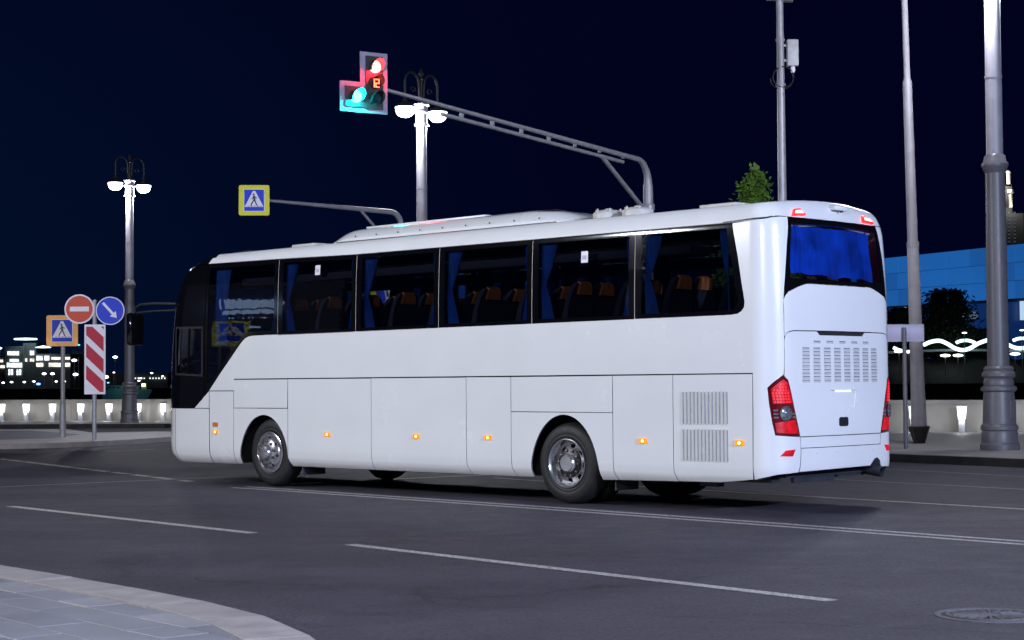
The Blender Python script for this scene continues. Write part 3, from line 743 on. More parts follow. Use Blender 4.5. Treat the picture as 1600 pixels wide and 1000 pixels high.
# ================================================================== TREES
def tree(name, loc, H, R, n, m, label, trunk_r=.12, cone=True, group=None, leaf=.12, seed=1, base=.15):
    rnd = random.Random(seed)
    r = empty(name, loc, 0, label, 'tree', group)
    b = MB(); b.tube([(0, 0, 0), (rnd.uniform(-.1, .1)*R, 0, H*.4), (rnd.uniform(-.05, .05)*R, rnd.uniform(-.05, .05)*R, H*.97)], [trunk_r, trunk_r*.7, trunk_r*.15], 8)
    for k in range(14):
        z = H*(base+(.9-base)*k/14); a = k*2.4; rr = R*(1-z/H if cone else .7)*.8
        b.tube([(0, 0, z), (rr*math.cos(a), rr*math.sin(a), z+rr*.35)], [trunk_r*.3, trunk_r*.08], 5)
    b.build('trunk', M['bark'], r)
    b = MB()
    clumps = []
    for k in range(max(40, n//(60 if cone else 20))):
        z = base + (1-base)*rnd.random()**1.2; a = rnd.random()*2*PI
        rr = R*((1-z)**.8 if cone else math.sqrt(max(0, 1-((z-.58)/.46)**2)))*math.sqrt(rnd.uniform(.15, 1.05))
        clumps.append((Vector((rr*math.cos(a), rr*math.sin(a), z*H)), R*(.06+.17*(1-z))*rnd.uniform(.7, 1.4) if cone else R*rnd.uniform(.16, .34)))
    for k in range(n):
        c_, cr = rnd.choice(clumps)
        v = Vector((rnd.gauss(0, 1), rnd.gauss(0, 1), rnd.gauss(0, .7)))*.55*cr + c_
        if v.z > H or v.z < H*base*.6: continue
        ax_ = Vector((rnd.gauss(0, 1), rnd.gauss(0, 1), rnd.gauss(0, .6))).normalized(); bx = ax_.orthogonal().normalized()
        l = leaf*rnd.uniform(.6, 1.3)
        b._f([b.bm.verts.new(p) for p in (v, v+ax_*l*.5+bx*l*.28, v+ax_*l, v+ax_*l*.5-bx*l*.28)])
    if cone:
        for k in range(60):
            z = H*rnd.uniform(.86, 1.02); v = Vector((rnd.gauss(0, .05), rnd.gauss(0, .05), z)); l = leaf*.9
            b._f([b.bm.verts.new(p) for p in (v, v+Vector((l*.5, 0, l*.4)), v+Vector((0, 0, l)), v+Vector((-l*.3, l*.2, l*.4)))])
    b.build('crown', m, r)
    return r
tree('conifer_tree', (6.45, 45.3, .14), 6.9, 2.3, 15000, M['leafA'], 'bright green pointed tree above the rear of the coach roof', .14, True, seed=5, leaf=.13, base=.3)

# ================================================================== RIVER AND FAR BANK
poly_sheet('river', [(-3000, 60), (-75, 85), (-45, 77), (-17.6, 68.3), (3, 52.4), (14, 44.4), (32, 30.7), (53, -30), (3000, -400), (3000, 6000), (-3000, 6000)], -3.0, M['water'])
qb = MB()
qw = [(-140, 90), (-75, 84.4), (-45, 76.4), (-17.6, 68.0), (-13.2, 66.6), (-6, 60.4), (3, 51.9), (8, 47.6), (11.5, 45.0), (14, 44.0), (20, 40.9), (32, 30.4), (45, 8.4), (52.4, -30)]
for a, c in zip(qw, qw[1:]):
    qb._f([qb.bm.verts.new(p) for p in ((*a, -4), (*c, -4), (*c, .0), (*a, .0))])
o = qb.build('quay_face', M['wall']); o['kind'] = 'structure'
poly_sheet('far_bank', [(-1200, 700), (-400, 610), (-60, 600), (20, 560), (60, 430), (110, 400), (260, 380), (900, 330), (2800, 1500), (2800, 5500), (-2800, 5500)], 0.6, M['land'], thick=4)
def pt(px, py, Y):
    """world point seen at picture position px,py at distance Y"""
    x = px-800; y = py-500; c_, s_ = math.cos(ROLL), math.sin(ROLL)
    xr = c_*x - s_*y; yr = s_*x + c_*y; cp, sq = math.cos(PITCH), math.sin(PITCH)
    dx, dy, dz = xr, FPX*cp + yr*sq, FPX*sq - yr*cp
    k = Y/dy; return Vector((dx*k, Y, 1.5+dz*k))
def far_block(parent, x0, x1, ytop, Y, depth=18, m=None, name='wall', base=.6):
    A = pt(x0, ytop, Y); B = pt(x1, ytop, Y); b = MB()
    b.box(((A.x+B.x)/2, Y+depth/2, (A.z+base)/2), (B.x-A.x, depth, A.z-base)); return b.build(name, m or M['stone_far'], parent)
YL = 640.0
hot = empty('riverside_building', (0, 0, 0), 0, 'far building with rows of lit windows under a cyan roof light', 'building')
far_block(hot, 8, 36, 541, YL); far_block(hot, 36, 56, 536, YL+3, name='tower'); far_block(hot, 56, 110, 553, YL, name='wing')
def win_row(parent, x0, x1, y0, y1, n, Y, m, gap=.22):
    wd = (x1-x0)/n; name = 'window'; big = wd > 9
    if big:
        for k in range(n):
            A = pt(x0+wd*(k+gap/2), y1, Y); B = pt(x0+wd*(k+1-gap/2), y0, Y); b = MB()
            b.box(((A.x+B.x)/2, Y-.35, (A.z+B.z)/2), (B.x-A.x, .3, B.z-A.z)); b.build('window', m, parent)
    else:
        b = MB()
        for k in range(n):
            if random.random() < .10: continue
            A = pt(x0+wd*(k+gap/2), y1, Y); B = pt(x0+wd*(k+1-gap/2), y0, Y)
            b.box(((A.x+B.x)/2, Y-.35, (A.z+B.z)/2), (B.x-A.x, .3, B.z-A.z))
        o = b.build('window_row', m, parent); o['kind'] = 'stuff'
win_row(hot, 12, 30, 549, 555, 7, YL, M['win2']); win_row(hot, 13, 30, 561, 565, 7, YL, M['win2']); win_row(hot, 11, 35, 567, 574, 9, YL, M['win2']); win_row(hot, 13, 34, 577, 586, 5, YL, M['win2'], .4)
win_row(hot, 36, 43, 548, 555, 2, YL+3, M['win2']); win_row(hot, 47, 54, 548, 555, 2, YL+3, M['win2']); win_row(hot, 36, 43, 560, 565, 2, YL+3, M['win']); win_row(hot, 47, 54, 560, 565, 2, YL+3, M['win'])
win_row(hot, 57, 80, 556, 563, 9, YL, M['win2']); win_row(hot, 80, 110, 558, 562, 10, YL, M['win']); win_row(hot, 57, 110, 567, 573, 19, YL, M['win'])
A = pt(22, 531, YL-2); B = pt(58, 529, YL-2); b = MB(); b.lathe([(0, -.35), (4.0, -.2), (4.3, 0), (4.0, .3), (0, .5)], 24, Matrix.Translation((A+B)/2)); b.build('roof_light', M['cyan'], hot)
A = pt(55, 544, YL-2); B = pt(80, 541, YL-2); b = MB(); b.lathe([(0, -.3), (2.6, -.2), (2.9, 0), (0, .6)], 20, Matrix.Translation((A+B)/2)); b.build('canopy_light', M['cyan'], hot)
hot2 = empty('riverside_building', (0, 0, 0), 0, 'dim far building with cyan slits behind the striped board', 'building')
far_block(hot2, 112, 136, 548, YL+20); 
for (x_, y_) in ((114, 558), (117, 558), (114, 577), (117, 577)):
    P = pt(x_, y_, YL+19); b = MB(); b.box((P.x, P.y, P.z), (.35, .3, 1.0)); b.build('window', M['cyanlamp'], hot2)
low = empty('riverside_building', (0, 0, 0), 0, 'low dark building at the left edge with few pale windows', 'building')
far_block(low, -60, 8, 556, YL+8); win_row(low, 0, 8, 562, 566, 3, YL+8, M['win']); win_row(low, 1, 8, 571, 575, 3, YL+8, M['win'])
far3 = empty('riverside_building', (0, 0, 0), 0, 'long low dark building between marker board and coach front', 'building')
far_block(far3, 137, 262, 583, YL+5); win_row(far3, 205, 260, 590, 592, 12, YL+5, M['win2'], .7)

lampdefs = [(5, 598, 0, 1.0), (18, 597, 0, 1), (38, 597, 0, 1), (53, 596, 0, 1.), (88, 596, 0, .9), (101, 596, 0, .8), (69, 584, 0, 1.4), (82, 584, 0, 1.4), (60, 600, 1, 1.5), (116, 563, 0, 1.7), (118, 585, 0, 1.7), (180, 558, 0, 1.6), (196, 557, 0, .8), (165, 589, 2, 2.0), (169, 598, 1, .8), (176, 605, 1, .9), (193, 605, 0, .8), (178, 582, 2, .7), (237, 583, 0, .9), (254, 588, 0, .8), (220, 591, 0, .8), (217, 595, 0, .8), (0, 544, 0, 1.2), (123, 489+50, 3, .9)]
FL = ['tiny white far lamp touching the left picture edge, low by the water', 'second low white far lamp from the left picture edge', 'low white far lamp under the tall dark tower', 'low white far lamp just above the blue lamp',
 'low white far lamp just left of the orange sign post', 'low white far lamp just right of the orange sign post', 'left one of the paired white lamps under the window rows', 'right one of the paired white lamps under the window rows', 'tiny bright blue lamp low by the water',
 'white far lamp level with the lower window row beside the cyan slits', 'white far lamp below the cyan slits beside the striped board', 'brightest high white lamp right of the striped board', 'small high white lamp close to the left lamp post',
 'large warm white lamp touching the right edge of the striped board', 'tiny blue lamp just below the large warm white lamp', 'tiny blue lamp above the teal boat bow', 'tiny white lamp above the teal boat deck', 'tiny warm lamp above the large warm white lamp',
 'white far lamp behind the mirror of the coach', 'white far lamp just left of the coach front', 'upper tiny white lamp of the close pair right of the lamp post', 'lower tiny white lamp of the close pair right of the lamp post', 'white lamp high at the left picture edge', 'tiny cyan lamp right of the orange crossing sign']
glab = 'small far lamps along the opposite bank'
lmats = [M['farlamp'], M['bluelamp'], M['warmlamp'], M['cyanlamp']]
for i, (x_, y_, k_, s_) in enumerate(lampdefs):
    P = pt(x_, y_, 618); b = MB()
    b.lathe([(0, -.28*s_), (.45*s_, -.16*s_), (.55*s_, 0), (.45*s_, .16*s_), (0, .28*s_)], 10, Matrix.Translation((P.x, P.y, P.z)))
    b.mi = 1; b.tube([(P.x, P.y, .6), (P.x, P.y, P.z-.2*s_)], .12, 6)
    o = b.build('far_lamp', [lmats[k_], M['pole']])
    tag(o, FL[i], 'lamp', glab)
# teal boat
bt = empty('river_boat', tuple(pt(200, 632, 500)), math.radians(4), 'teal river boat behind the left lamp post base', 'boat')
bt.location.z = -3.0
b = MB(); b.prism([(-7, 0), (5.5, 0), (7.2, 3.0), (6.8, 3.4), (-7, 3.2)], -2, 2, Matrix.Rotation(PI/2, 4, 'X')); b.build('hull', M['teal'], bt)
b = MB(); b.box((-1, 0, 3.9), (9, 3.2, 1.2)); b.build('deckhouse', M['teal'], bt)
b = MB(); b.box((4.7, 0, 4.3), (1.6, 2.0, 1.8)); b.build('wheelhouse', M['yellow'], bt)
b = MB(); b.box((4.6, -1.02, 4.6), (.9, .04, .8)); b.build('wheelhouse_window', M['farlamp'], bt)
for k in range(7):
    b = MB(); b.box((-5+k*1.2, -1.62, 4.0), (.8, .04, .5)); b.build('window', M['glass_front'], bt)
bl_ = bpy.data.lights.new('boat_fill', 'POINT'); bl_.energy = 600; bl_.color = (.6, 1, .95); bl_.shadow_soft_size = .5  # unseen fill light added out beside the boat to brighten it
blo = bpy.data.objects.new('boat_fill', bl_); col.objects.link(blo); blo.parent = bt; blo.location = (0, -8, 7)

# blue-lit hall on the right
YR = 420.0
hall = empty('concert_hall', (0, 0, 0), 0, 'large blue lit glass hall behind the masts on the right', 'building')
xs = [1330, 1367, 1403, 1440, 1478, 1515, 1552, 1586, 1622, 1660, 1700]
def topy(x_): return 403 - (x_-1385)*.105
def boty(x_): return 479 - (x_-1385)*.062
rows = 3
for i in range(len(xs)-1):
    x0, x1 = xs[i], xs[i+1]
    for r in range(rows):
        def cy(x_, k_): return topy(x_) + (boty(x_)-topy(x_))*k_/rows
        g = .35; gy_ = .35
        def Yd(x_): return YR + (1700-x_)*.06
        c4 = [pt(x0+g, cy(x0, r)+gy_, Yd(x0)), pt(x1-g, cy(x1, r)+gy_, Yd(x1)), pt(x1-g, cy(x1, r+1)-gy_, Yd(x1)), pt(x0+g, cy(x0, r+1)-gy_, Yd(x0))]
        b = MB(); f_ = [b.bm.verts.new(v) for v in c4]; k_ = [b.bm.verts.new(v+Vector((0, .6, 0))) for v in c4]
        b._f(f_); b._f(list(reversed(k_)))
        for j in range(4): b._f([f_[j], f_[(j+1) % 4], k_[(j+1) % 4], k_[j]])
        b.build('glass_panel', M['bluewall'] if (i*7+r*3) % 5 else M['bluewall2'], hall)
b = MB(); A = pt(1330, topy(1330)+1, YR+24); B = pt(1700, topy(1700)+1, YR+3); A2 = pt(1330, boty(1330), YR+24); B2 = pt(1700, boty(1700), YR+3)
vv = [b.bm.verts.new(v) for v in (A, B, B2, A2)]; v2 = [b.bm.verts.new(v+Vector((5, 60, 0))) for v in (A, B, B2, A2)]
b._f(vv); b._f(list(reversed(v2)))
for j in range(4): b._f([vv[j], vv[(j+1) % 4], v2[(j+1) % 4], v2[j]])
b.build('roof_body', mat('hall_frame', (.02, .04, .08), .7), hall)
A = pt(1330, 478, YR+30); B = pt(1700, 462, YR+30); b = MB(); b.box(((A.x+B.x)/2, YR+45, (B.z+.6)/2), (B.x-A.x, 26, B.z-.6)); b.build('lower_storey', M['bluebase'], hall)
for (x_, y0, y1, w_) in ((1508, 478, 500, 5), (1395, 495, 507, 9), (1522, 487, 498, 12), (1598, 470, 500, 6), (1416, 480, 495, 5)):
    A = pt(x_-w_/2, y1, YR+29); B = pt(x_+w_/2, y0, YR+29); b = MB(); b.box(((A.x+B.x)/2, YR+29.5, (A.z+B.z)/2), (B.x-A.x, .5, B.z-A.z))
    b.build('window', emis('hall_window', (.55, .75, 1), .85 if w_ < 7 else .16), hall)
tree('dark_tree', tuple(pt(1480, 560, 395).xy) + (.6,), 21.5, 6.0, 9000, M['leafB'], 'tall dark tree before the blue hall, right of the pale mast', .5, False, 'trees in front of the blue hall', .9, 3, .3)
tree('dark_tree', tuple(pt(1412, 560, 398).xy) + (.6,), 17.5, 5.0, 6000, M['leafB'], 'dark tree before the blue hall, left of the pale mast', .4, False, 'trees in front of the blue hall', .9, 4, .3)
tree('dark_tree', tuple(pt(1532, 560, 398).xy) + (.6,), 12.5, 6.0, 6000, M['leafB'], 'low dark tree just left of the thick lamp post', .4, False, 'trees in front of the blue hall', .9, 8, .2)
# dark embankment slope
b = MB()
prof = []
for k in range(60):
    x_ = 1000 + k*14; yy = 556 - 5*math.sin(k*.7) - 3*math.sin(k*1.9); prof.append((x_, yy))
top = [pt(x_, y_, 392) for x_, y_ in prof]
for a, c in zip(top, top[1:]):
    b._f([b.bm.verts.new(v) for v in (a, c, Vector((c.x+0, 380, .6)), Vector((a.x, 380, .6)))]); b._f([b.bm.verts.new(v) for v in (a, c, c+Vector((0, 3, 0)), a+Vector((0, 3, 0)))])
    b._f([b.bm.verts.new(v) for v in (a+Vector((0, 3, 0)), c+Vector((0, 3, 0)), Vector((c.x, 396, .6)), Vector((a.x, 396, .6)))])
o = b.build('park_slope', mat('dark_slope', (.006, .008, .007), .95)); o['kind'] = 'structure'
# floating deck with wavy neon
fd = empty('viewing_bridge', (0, 0, 0), 0, 'viewing bridge on the far bank edged with wavy neon', 'bridge')
def neon(pts_, rad=.42):
    P = [pt(x_, y_, 386) for x_, y_ in pts_]; b = MB(); b.tube(P, rad, 8); b.build('neon_ribbon', M['ribbon'], fd)
def cr(pts_, n=8):
    R = []
    for i in range(len(pts_)-1):
        p0, p1, p2, p3 = pts_[max(i-1, 0)], pts_[i], pts_[i+1], pts_[min(i+2, len(pts_)-1)]
        for k in range(n):
            t_ = k/n; R.append(tuple(.5*(2*p1[j] + (p2[j]-p0[j])*t_ + (2*p0[j]-5*p1[j]+4*p2[j]-p3[j])*t_*t_ + (3*p1[j]-p0[j]-3*p2[j]+p3[j])*t_**3) for j in (0, 1)))
    R.append(pts_[-1]); return R
neon(cr([(1443, 539), (1455, 534), (1468, 532.5), (1480, 537), (1492, 544), (1504, 547), (1516, 544), (1530, 536), (1549, 530), (1560, 531), (1572, 537), (1585, 543), (1598, 544), (1612, 540)]))
neon(cr([(1494, 535.5), (1502, 532.5), (1512, 532), (1521, 534.5), (1526, 538)]), .35); neon(cr([(1583, 532), (1592, 529), (1604, 529), (1614, 532)]), .35)
neon(cr([(1396, 543), (1402, 546), (1409, 548)]), .35)
b = MB(); P = [pt(x_, 551 - 4*math.sin((x_-1380)*.012), 388) for x_ in range(1380, 1640, 20)]
for a, c in zip(P, P[1:]): b.box(((a.x+c.x)/2, 389, (a.z+c.z)/2), ((c.x-a.x), 3, .5))
b.build('deck', mat('deck_concrete', (.22, .25, .28), .8), fd)
PL = ['left one of the two white park lamps under the neon wave', 'right one of the two white park lamps under the neon wave', 'white park lamp right of the thick lamp post under the neon', 'white park lamp left of the pale mast under the name sign, right one', 'white park lamp left of the pale mast under the name sign, left one', 'tiny white park lamp above the crest of the neon wave', 'tiny white park lamp above the neon at the right picture edge']
for (x_, y_) in ((1477, 555.5), (1497, 555.3), (1586, 553), (1419, 549.5), (1405, 549), (1507, 520), (1597, 516)):
    P = pt(x_, y_, 384); b = MB(); s_ = 1.0 if y_ > 540 else .5
    b.lathe([(0, -.35*s_), (1.0*s_, -.2*s_), (1.2*s_, 0), (1.0*s_, .2*s_), (0, .35*s_)], 12, Matrix.Translation((P.x, P.y, P.z))); b.mi = 1; b.tube([(P.x, P.y, .6), (P.x, P.y, P.z-.2)], .1, 5)
    o = b.build('far_lamp', [M['parklamp'], M['pole']])
    tag(o, PL.pop(0), 'lamp', 'park lamps on the right bank')

# skyscraper with spire
sk = empty('spired_skyscraper', tuple(pt(1578, 600, 1500).xy) + (.6,), 0, 'distant dark skyscraper with floodlit turrets and golden spire', 'building')
u = 1500/FPX; Z = lambda y_: (592.6-y_)*u
b = MB(); b.box((4, 20, Z(330)/2), (26, 24, Z(330))); b.build('lower_tower', M['stone_far'], sk)
b = MB(); b.box((1, 20, (Z(330)+Z(286))/2), (15, 15, Z(286)-Z(330))); b.build('upper_tower', M['stone_far'], sk)
b = MB()
for r_ in range(9):
    for c_ in range(4): b.box((-6+c_*5.0, 7.8, Z(375)+r_*3.2), (1.6, .3, 1.5))
o = b.build('window_row', emis('dim_window', (.5, .55, .9), .06), sk); o['kind'] = 'stuff'
for dx in (-4.5, 0.4, 5.4):
    b = MB(); b.lathe([(1.9, Z(283)), (1.9, Z(266)), (2.3, Z(265)), (2.3, Z(263.5)), (0, Z(260))], 10, Matrix.Translation((dx, 12, 0))); b.build('turret', M['lit_stone'], sk)
b = MB(); b.lathe([(3.0, Z(262)), (2.6, Z(255)), (1.6, Z(243)), (.8, Z(232)), (1.4, Z(230)), (1.4, Z(228)), (0, Z(222))], 10, Matrix.Translation((-.8, 16, 0))); b.build('spire', M['gold_stone'], sk)
b = MB(); b.lathe([(1.6, Z(321)), (1.6, Z(300)), (2.8, Z(298)), (2.8, Z(294)), (0, Z(292))], 10, Matrix.Translation((5.2, 6, 0))); b.build('turret', M['lit_stone'], sk)
for (x_, y_, z_, e_) in ((0, 2, Z(290), 1500), (5.2, -2, Z(322), 700), (-2, 6, Z(262), 1100)):
    l = bpy.data.lights.new('floodlight', 'POINT'); l.energy = e_*9; l.color = (1, .93, .8); l.shadow_soft_size = .5
    lo = bpy.data.objects.new('floodlight', l); col.objects.link(lo); lo.parent = sk; lo.location = (x_, y_, z_)

# lit pavilion beyond the left picture edge, seen only as reflection in the coach glass
pv = empty('lit_pavilion', (-62, 33.0, 0), 0, 'lit pavilion outside the picture, mirrored in the coach window', 'building')
b = MB(); b.box((-4, 0, 4.8), (8, 9, 9.6)); b.build('wall', mat('pavilion_wall', (.10, .12, .2), .6), pv)
pvm = emis('pavilion_window', (.42, .60, 1), 2.6)
for r_ in range(3):
    for k in range([4, 6, 6][r_]):
        b = MB(); b.box((.05, -1.4+k*.50+(.6 if r_ == 0 else 0), 6.1+r_*.62), (.1, [.20, .44, .47][r_], [.18, .40, .50][r_])); b.build('window', pvm, pv)
for k in range(2):
    b = MB(); b.box((.05, -.4+k*.8, 4.7), (.1, .5, .3)); b.build('window', pvm, pv)
#@@BUS
# ================================================================== COACH
BL, BW = 12.0, 2.55; HC = BW/2
def _plan():
    pts = [(.45, 0.0)]; r, b_ = .30, .07; n = 16
    for i in range(0, n+1):
        t = PI/2*i/n; y = r*(1-math.cos(t)); s = r*(1-math.sin(t)); q = abs(y-HC)/HC; pts.append((s+b_*q*q, y))
    for i in range(1, 13):
        y = r+(HC-r)*i/12; q = (HC-y)/HC; pts.append((b_*q*q, y))
    return pts
def _front():
    pts = []; r, b_ = .42, .16; n = 16
    for i in range(0, n+1):
        t = PI/2*i/n; y = r*(1-math.cos(t)); s = BL-r*(1-math.sin(t)); q = (HC-y)/HC; pts.append((s-b_*q*q, y))
    for i in range(1, 11):
        y = r+(HC-r)*i/10; q = (HC-y)/HC; pts.append((BL-b_*q*q, y))
    return pts
_R = _plan(); _Fp = _front(); _chain = list(reversed(_R)) + _Fp; _U = [0.0]
for a, c in zip(_chain, _chain[1:]): _U.append(_U[-1] + math.hypot(c[0]-a[0], c[1]-a[1]))
_k = len(_R)-1; _off = _chain[_k][0]-_U[_k]; _U = [q+_off - (.04 if i_ < _k else 0) for i_, q in enumerate(_U)]; UC = _U[0]; UF = _U[-1]
_N = []
for j in range(len(_chain)):
    p, q = _chain[max(j-1, 0)], _chain[min(j+1, len(_chain)-1)]; dx, dy = q[0]-p[0], q[1]-p[1]; l = math.hypot(dx, dy); _N.append((dy/l, -dx/l))
_N[0] = (-1.0, 0.0); _N[-1] = (1.0, 0.0)
def plan(u_):
    mir = False
    if u_ < UC: u_ = 2*UC-u_; mir = True
    elif u_ > UF: u_ = 2*UF-u_; mir = True
    i = min(max(bisect.bisect_right(_U, u_)-1, 0), len(_U)-2); a, c = _chain[i], _chain[i+1]; t = (u_-_U[i])/(_U[i+1]-_U[i])
    s = a[0]+(c[0]-a[0])*t; y = a[1]+(c[1]-a[1])*t; n0, n1 = _N[i], _N[i+1]
    n = (n0[0]+(n1[0]-n0[0])*t, n0[1]+(n1[1]-n0[1])*t); l = math.hypot(*n); n = (n[0]/l, n[1]/l)
    if mir: y = BW-y; n = (n[0], -n[1])
    return s, y, n
def pchip(T):
    X = [p[0] for p in T]; Y = [p[1] for p in T]; n = len(T); h = [X[i+1]-X[i] for i in range(n-1)]; dl_ = [(Y[i+1]-Y[i])/h[i] for i in range(n-1)]
    m = [dl_[0]] + [0 if dl_[i-1]*dl_[i] <= 0 else 2*dl_[i-1]*dl_[i]/(dl_[i-1]+dl_[i]) for i in range(1, n-1)] + [dl_[-1]]
    def f(x):
        if x <= X[0]: return Y[0]
        if x >= X[-1]: return Y[-1]
        i = bisect.bisect_right(X, x)-1; t = (x-X[i])/h[i]
        return (2*t**3-3*t*t+1)*Y[i] + (t**3-2*t*t+t)*h[i]*m[i] + (-2*t**3+3*t*t)*Y[i+1] + (t**3-t*t)*h[i]*m[i+1]
    return f
INS = pchip([(.28, .13), (.31, .085), (.36, .045), (.44, .012), (.56, 0), (2.3, 0), (2.8, .01), (3.24, .03), (3.32, .04), (3.40, .06), (3.45, .09), (3.485, .14)])
LFN = pchip([(.28, .10), (.5, .0), (1.15, .0), (2.0, .04), (2.5, .09), (2.8, .14), (3.05, .22), (3.2, .33), (3.35, .58), (3.42, .78), (3.485, 1.05)])
LRR = pchip([(.28, .05), (.5, 0), (1.5, 0), (2.6, .01), (3.2, .02), (3.485, .05)])
def SP(u_, z, d=0.0):
    s, y, n = plan(u_); i = INS(z)+d; s -= n[0]*i; y -= n[1]*i
    w_ = min(max((s-10.3)/1.5, 0), 1.0); s -= LFN(z)*w_*w_*(3-2*w_)
    w_ = min(max((1.2-s)/1.2, 0), 1.0); s += LRR(z)*w_
    return Vector((s, -y, z))
def SN(u_, z):
    e = .004; a = SP(u_+e, z)-SP(u_-e, z); c = SP(u_, z+e)-SP(u_, z-e); n = a.cross(c).normalized()
    p = SP(u_, z); ctr = Vector((min(max(p.x, 2), 10), -HC, 1.9))
    return n if n.dot(p-ctr) > 0 else -n
def mir(poly): return [(2*UC-p[0], p[1]) for p in reversed(poly)]
ZC = [.33, .38, .44, .5, .56, .8, 1.1, 1.4, 1.7, 2.0, 2.3, 2.5, 2.65, 2.8, 2.95, 3.05, 3.15, 3.24, 3.3, 3.35, 3.4, 3.43, 3.46]
UCUT = [.35-.035*k for k in range(0, 14)] + [-.15-.09*k for k in range(0, 11)]
UCUT += [2*UC-q for q in UCUT] + [.6, .9, 1.2, 10.2, 10.4, 10.6, 10.8, 11.0, 11.15, 11.3, 11.45] + [11.55+.045*k for k in range(18)] + [12.4+.1*k for k in range(12)]
UCUT += [2*UC-q for q in (.6, .9, 1.2, 10.2, 10.4, 10.6, 10.8, 11.0, 11.15, 11.3, 11.45)] + [13.6+.045*k for k in range(16)]
UCUT += [2*UC-(11.55+.09*k) for k in range(8)]
coach = empty('coach', (2.88821178, 19.00975187, 0), math.radians(135.8), 'white coach with dark windows and lit red tail lamps crossing the junction', 'bus')
coach.location.x += math.sin(math.radians(45.8))*.06; coach.location.y -= math.cos(math.radians(45.8))*.06
def panel(name, outer, m, holes=(), d=0.0, t=.022, parent=None, m2=None, smooth=True):
    parent = parent or coach; bm = bmesh.new()
    loops = [[Vector((p[0], p[1], 0)) for p in outer]] + [[Vector((p[0], p[1], 0)) for p in h] for h in holes]
    V = [bm.verts.new(v) for lp in loops for v in lp]
    for tri in tessellate_polygon(loops):
        if len(set(tri)) == 3:
            try: bm.faces.new([V[i] for i in tri])
            except ValueError: pass
    u0, u1 = min(p[0] for p in outer), max(p[0] for p in outer); z0, z1 = min(p[1] for p in outer), max(p[1] for p in outer)
    for c_ in UCUT:
        if u0+.004 < c_ < u1-.004: bmesh.ops.bisect_plane(bm, geom=bm.verts[:]+bm.edges[:]+bm.faces[:], plane_co=(c_, 0, 0), plane_no=(1, 0, 0), dist=1e-5)
    for c_ in ZC:
        if z0+.004 < c_ < z1-.004: bmesh.ops.bisect_plane(bm, geom=bm.verts[:]+bm.edges[:]+bm.faces[:], plane_co=(0, c_, 0), plane_no=(0, 1, 0), dist=1e-5)
    uz = {}; nrm = {}
    for f in bm.faces:
        f.material_index = 0
    be = [e for e in bm.edges if len(e.link_faces) == 1]
    vs = list(bm.verts)
    for v in vs: uz[v] = (v.co.x, v.co.y)
    back = {}
    for v in vs:
        uu, zz = uz[v]; v.co = SP(uu, zz, d); nrm[v] = SN(uu, zz)
    for f in list(bm.faces):
        f.normal_update()
        if f.normal.dot(nrm[f.verts[0]]) < 0: f.normal_flip()
        f.smooth = True
    front_faces = set(bm.faces)
    if t:
        for e in be:
            for v in e.verts:
                if v not in back: back[v] = bm.verts.new(v.co - nrm[v]*t)
        for e in be:
            f0 = e.link_faces[0]; a, c = e.verts
            for l in f0.loops:
                if l.edge == e: a, c = l.vert, l.link_loop_next.vert
            try:
                nf = bm.faces.new([c, a, back[a], back[c]]); nf.material_index = 1; nf.smooth = True
            except ValueError: pass
    bm.faces.index_update(); bm.normal_update()
    me = bpy.data.meshes.new(name)
    norms = []
    ff = []
    for f in bm.faces:
        isf = f in front_faces
        for l in f.loops: norms.append(tuple(nrm[l.vert]) if isf else tuple(f.normal))
    bm.to_mesh(me); bm.free(); me.materials.append(m); me.materials.append(m2 or m)
    if smooth: me.normals_split_custom_set(norms)
    o = bpy.data.objects.new(name, me); col.objects.link(o); o.parent = parent; return o
def both(name, outer, m, holes=(), **k):
    a = panel(name, outer, m, holes, **k); b_ = panel(name, mir(outer), m, [mir(h) for h in holes], **k); return a, b_
def arc(cx, cz, rx, rz, a0, a1, n=22): return [(cx+rx*math.cos(math.radians(a0+(a1-a0)*k/n)), cz+rz*math.sin(math.radians(a0+(a1-a0)*k/n))) for k in range(n+1)]
P_ = M['paint']; g = .0045
FA = (9.215, .318, .590, .735); RA = (3.215, .318, .575, .785)      # wheel arches
def arch_pts(A, rev=False, k=1.0):
    p = arc(A[0], A[1], A[2]*k, A[3]*k, 0, 180, 26); return p if not rev else p[::-1]
WT = pchip([(-.02, 3.352), (.1, 3.322), (.6, 3.296), (3.8, 3.300), (7.2, 3.308), (9, 3.342), (10.7, 3.362), (12, 3.37)])
# --- seam liner
both('seam_liner', [(UC+.002, .50), (.0, .46), (.33, .37), (RA[0]-RA[2]-.03, .34)] + [(p[0], p[1]+.0) for p in arch_pts((RA[0], .34, RA[2]+.015, RA[3]), True)] + [(FA[0]-FA[2]-.012, .34)] + arch_pts((FA[0], .34, FA[2]+.012, FA[3]), True) + [(10.3, .33), (11.9, .34), (UF-.002, .34), (UF-.002, 1.30), (11.4, 1.3), (10.9, 1.3), (10.3, 1.62), (9.6, 2.12), (9.45, 2.19), (.62, 2.21), (.3, 2.3), (-.05, 2.3), (UC+.002, 2.3)], M['liner'], d=.02, t=0)
